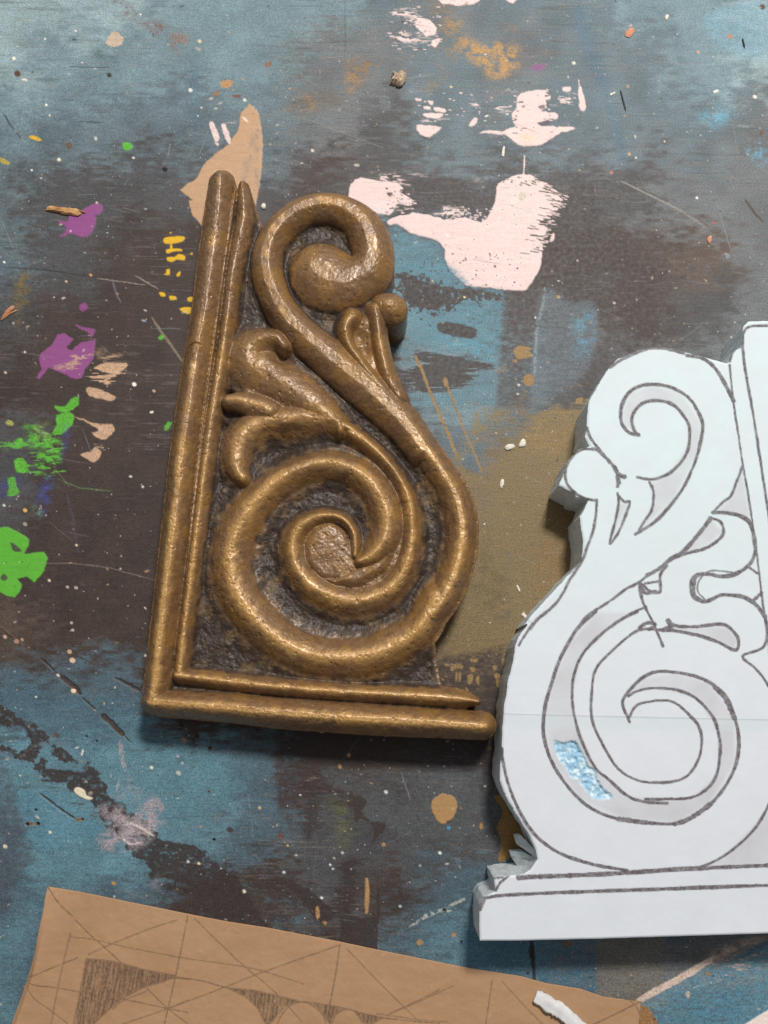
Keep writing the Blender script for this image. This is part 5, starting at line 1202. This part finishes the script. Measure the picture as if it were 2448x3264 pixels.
def chunk(name, f, pts, z, mat, seed=0, dome=.5, z0=.0, jag=.15):
    """small flake from its outline: thick, crowned and irregular"""
    q = smooth([p[:2] for p in f(pts)], 2, True); n = len(q); rs = np.random.RandomState(seed)
    wx, wy = P(q[:, 0], q[:, 1], z0)
    cx, cy = wx.mean(), wy.mean()
    rings = [(1.0, 0.0), (1.0 + .03, .45), (.72, .85 + .1 * dome), (.32, 1.0)]
    V = []
    for s, h in rings:
        r = 1 + rs.uniform(-jag, jag, n) * (h > 0)
        V.append(np.stack([(wx - cx) * s * r, (wy - cy) * s * r, h * z * (1 + rs.uniform(-.3, .3, n) * jag * 2)], 1))
    V = np.vstack(V + [[[0, 0, z]], [[0, 0, 0]]]); F = []
    for k in range(3):
        for i in range(n):
            j = (i + 1) % n; F.append([k * n + i, k * n + j, (k + 1) * n + j, (k + 1) * n + i])
    for i in range(n):
        j = (i + 1) % n; F.append([3 * n + i, 3 * n + j, 4 * n, -1]); F.append([j, i, 4 * n + 1, -1])
    area = sum(wx[i] * wy[(i + 1) % n] - wx[(i + 1) % n] * wy[i] for i in range(n))
    F = np.array(F)
    if area < 0:
        t = F[:, 3] < 0; G_ = F.copy(); G_[~t] = F[~t][:, ::-1]; G_[t, :3] = F[t][:, [2, 1, 0]]; F = G_
    o = mesh_obj(name, V, F, mat, smoothed=False)
    o.location = (cx, cy, z0 + .00002)
    return o
DROP = .0
tag(chunk('wood_splinter', RG(100, 500, 4.1475), [(200, 690), (225, 655), (340, 675), (470, 690), (600, 700), (700, 735), (690, 750), (610, 785), (520, 775), (430, 765), (330, 735), (215, 715)], .0022, M_WOOD, 1), 'light orange wood splinter lying on the purple paint blot', 'splinter')
tag(chunk('wood_splinter', FL, [(10, 862), (40, 815), (75, 785), (95, 782), (92, 800), (50, 845), (18, 868)], .0013, M_RED, 2), 'reddish wider wood splinter by the left edge beside the olive stain', 'splinter')
tag(chunk('wood_splinter', FL, [(14, 868), (60, 832), (102, 808), (104, 816), (60, 842), (20, 872)], .0008, M_WOOD, 3), 'thin pale wood sliver lying against the reddish splinter', 'splinter')
tag(chunk('filler_lump', RG(1100, 100, 4.1475), [(600, 690), (625, 640), (630, 585), (680, 590), (720, 575), (755, 550), (785, 590), (800, 640), (795, 680), (760, 720), (700, 740), (665, 722), (620, 712)], .0042, M_CLAY, 4, jag=.16), 'crumpled tan lump of dried filler on the grey-blue paint', 'lump')
chips = [(F3, [(402, 745), (412, 720), (430, 714), (436, 735), (425, 752), (408, 752)], .0016, 'largest white foam chip on the edge of the brown paint'),
         (F3, [(333, 756), (345, 740), (372, 738), (382, 752), (365, 764), (345, 768)], .0018, 'powdery white foam crumb left of the largest chip'),
         (F3, [(306, 945), (312, 918), (325, 918), (326, 940), (316, 957)], .0014, 'upright white foam chip between the bracket and the foam board'),
         (F3, [(416, 1600), (425, 1582), (436, 1600), (452, 1612), (440, 1620), (424, 1612)], .0014, 'curled cream shaving beside the lower cut edge of foam'),
         (F3, [(389, 1455), (396, 1450), (408, 1476), (402, 1482)], .0010, 'slim cream shaving on the brown paint above the curled one'),
         (F1, [(718, 345), (725, 332), (740, 335), (742, 350), (732, 360), (720, 356)], .0018, 'cream pebble in the gap between rail and upper scroll'),
         (FE, [(932, 612), (940, 560), (952, 560), (946, 618)], .0009, 'pale yellow sliver under the pink splash'),
         (FB, [(1212, 80), (1220, 64), (1231, 68), (1222, 88)], .0012, 'cream chip near the top right blue paint'),
         (FB, [(976, 412), (995, 398), (1000, 404), (984, 414)], .0010, 'pale triangular chip right of the pink splash'),
         (FL, [(990, 1482), (1005, 1474), (1018, 1480), (1008, 1492), (995, 1492)], .0011, 'cream chip left of the rail above the green flecks'),
         (FT, [(805, 1358), (814, 1345), (822, 1350), (812, 1366)], .0010, 'tiny white chip just right of the lower scroll'),
         (FE, [(1646, 205), (1659, 200), (1662, 212), (1650, 216)], .0008, 'tiny pale crumb far right of the pink splash')]
for k, (f, q, z, lab) in enumerate(chips):
    tag(chunk('foam_chip', f, q, z * .7, M_CHIP, 20 + k), lab, 'chip', 'loose chips scattered on the bench')
tag(chunk('wire_snippet', FB, [(1545, 172), (1550, 170), (1559, 204), (1554, 206)], .0010, M_BLACK, 40), 'short black wire snippet near the upper right corner', 'wire')
tag(chunk('wire_snippet', FB, [(1020, 400), (1025, 398), (1044, 466), (1039, 472)], .0007, M_BLACK, 41), 'longer thin dark wire snippet right of the pink splash', 'wire')
tag(chunk('paint_flake', FB, [(1040, 148), (1055, 128), (1075, 122), (1082, 135), (1070, 158), (1052, 160)], .0010, M_OR, 42), 'peach paint flake on the upper right blue', 'flake')
tag(chunk('paint_flake', FB, [(1396, 1040), (1402, 1022), (1416, 1024), (1412, 1045), (1404, 1054)], .0008, M_OR, 43), 'orange paint flake on the dark paint at right', 'flake')

def make_offcut():
    # half-round sliver trimmed from foam, lying on the paper
    cen = smooth(FY([(625, 640), (760, 720), (880, 790), (980, 880), (1110, 1000), (1230, 1130)]), 6)
    n = len(cen); m = 11; V = []; rs = np.random.RandomState(3)
    wx, wy = P(cen[:, 0], cen[:, 1], .003)
    T = np.gradient(np.stack([wx, wy], 1), axis=0); T /= np.linalg.norm(T, axis=1, keepdims=True)
    Nn = np.stack([-T[:, 1], T[:, 0]], 1)
    for i in range(n):
        w = .0031 * (1 if i > 1 else .8) * (1 + .1 * rs.uniform(-1, 1))
        for k in range(m):
            a = math.pi * (k / (m - 1)) * .98
            rr = 1 + .06 * rs.uniform(-1, 1)
            u = math.cos(a); jag = (1 + .22 * rs.uniform(-1, 1)) if k in (m - 1, m - 2) else 1
            V.append([wx[i] + Nn[i, 0] * w * u * rr * jag, wy[i] + Nn[i, 1] * w * u * rr * jag, .0011 + .0016 * abs(u) ** 3 * (k > m // 2) + .0026 * math.sin(a) ** .8 * rr])
    V = np.array(V); F = []
    for i in range(n - 1):
        for k in range(m - 1):
            a = i * m + k; F.append([a, a + m, a + m + 1, a + 1])
        F.append([i * m + m - 1, (i + 1) * m + m - 1, (i + 1) * m, i * m])
    F = np.array(F)
    ends = []
    for i in (0, n - 1):
        c = len(V); V = np.vstack([V, V[i * m:(i + 1) * m].mean(0)])
        for k in range(m - 1):
            ends.append([i * m + k, i * m + k + 1, c, -1] if i == 0 else [i * m + k + 1, i * m + k, c, -1])
    F = np.vstack([F, ends])
    off = V.mean(0); off[2] = 0
    o = mesh_obj('foam_offcut', V - off, F, M_OFF); o.location = off
    tag(o, 'curved white half-round foam strip with a ragged edge on the kraft paper', 'offcut')
make_offcut()
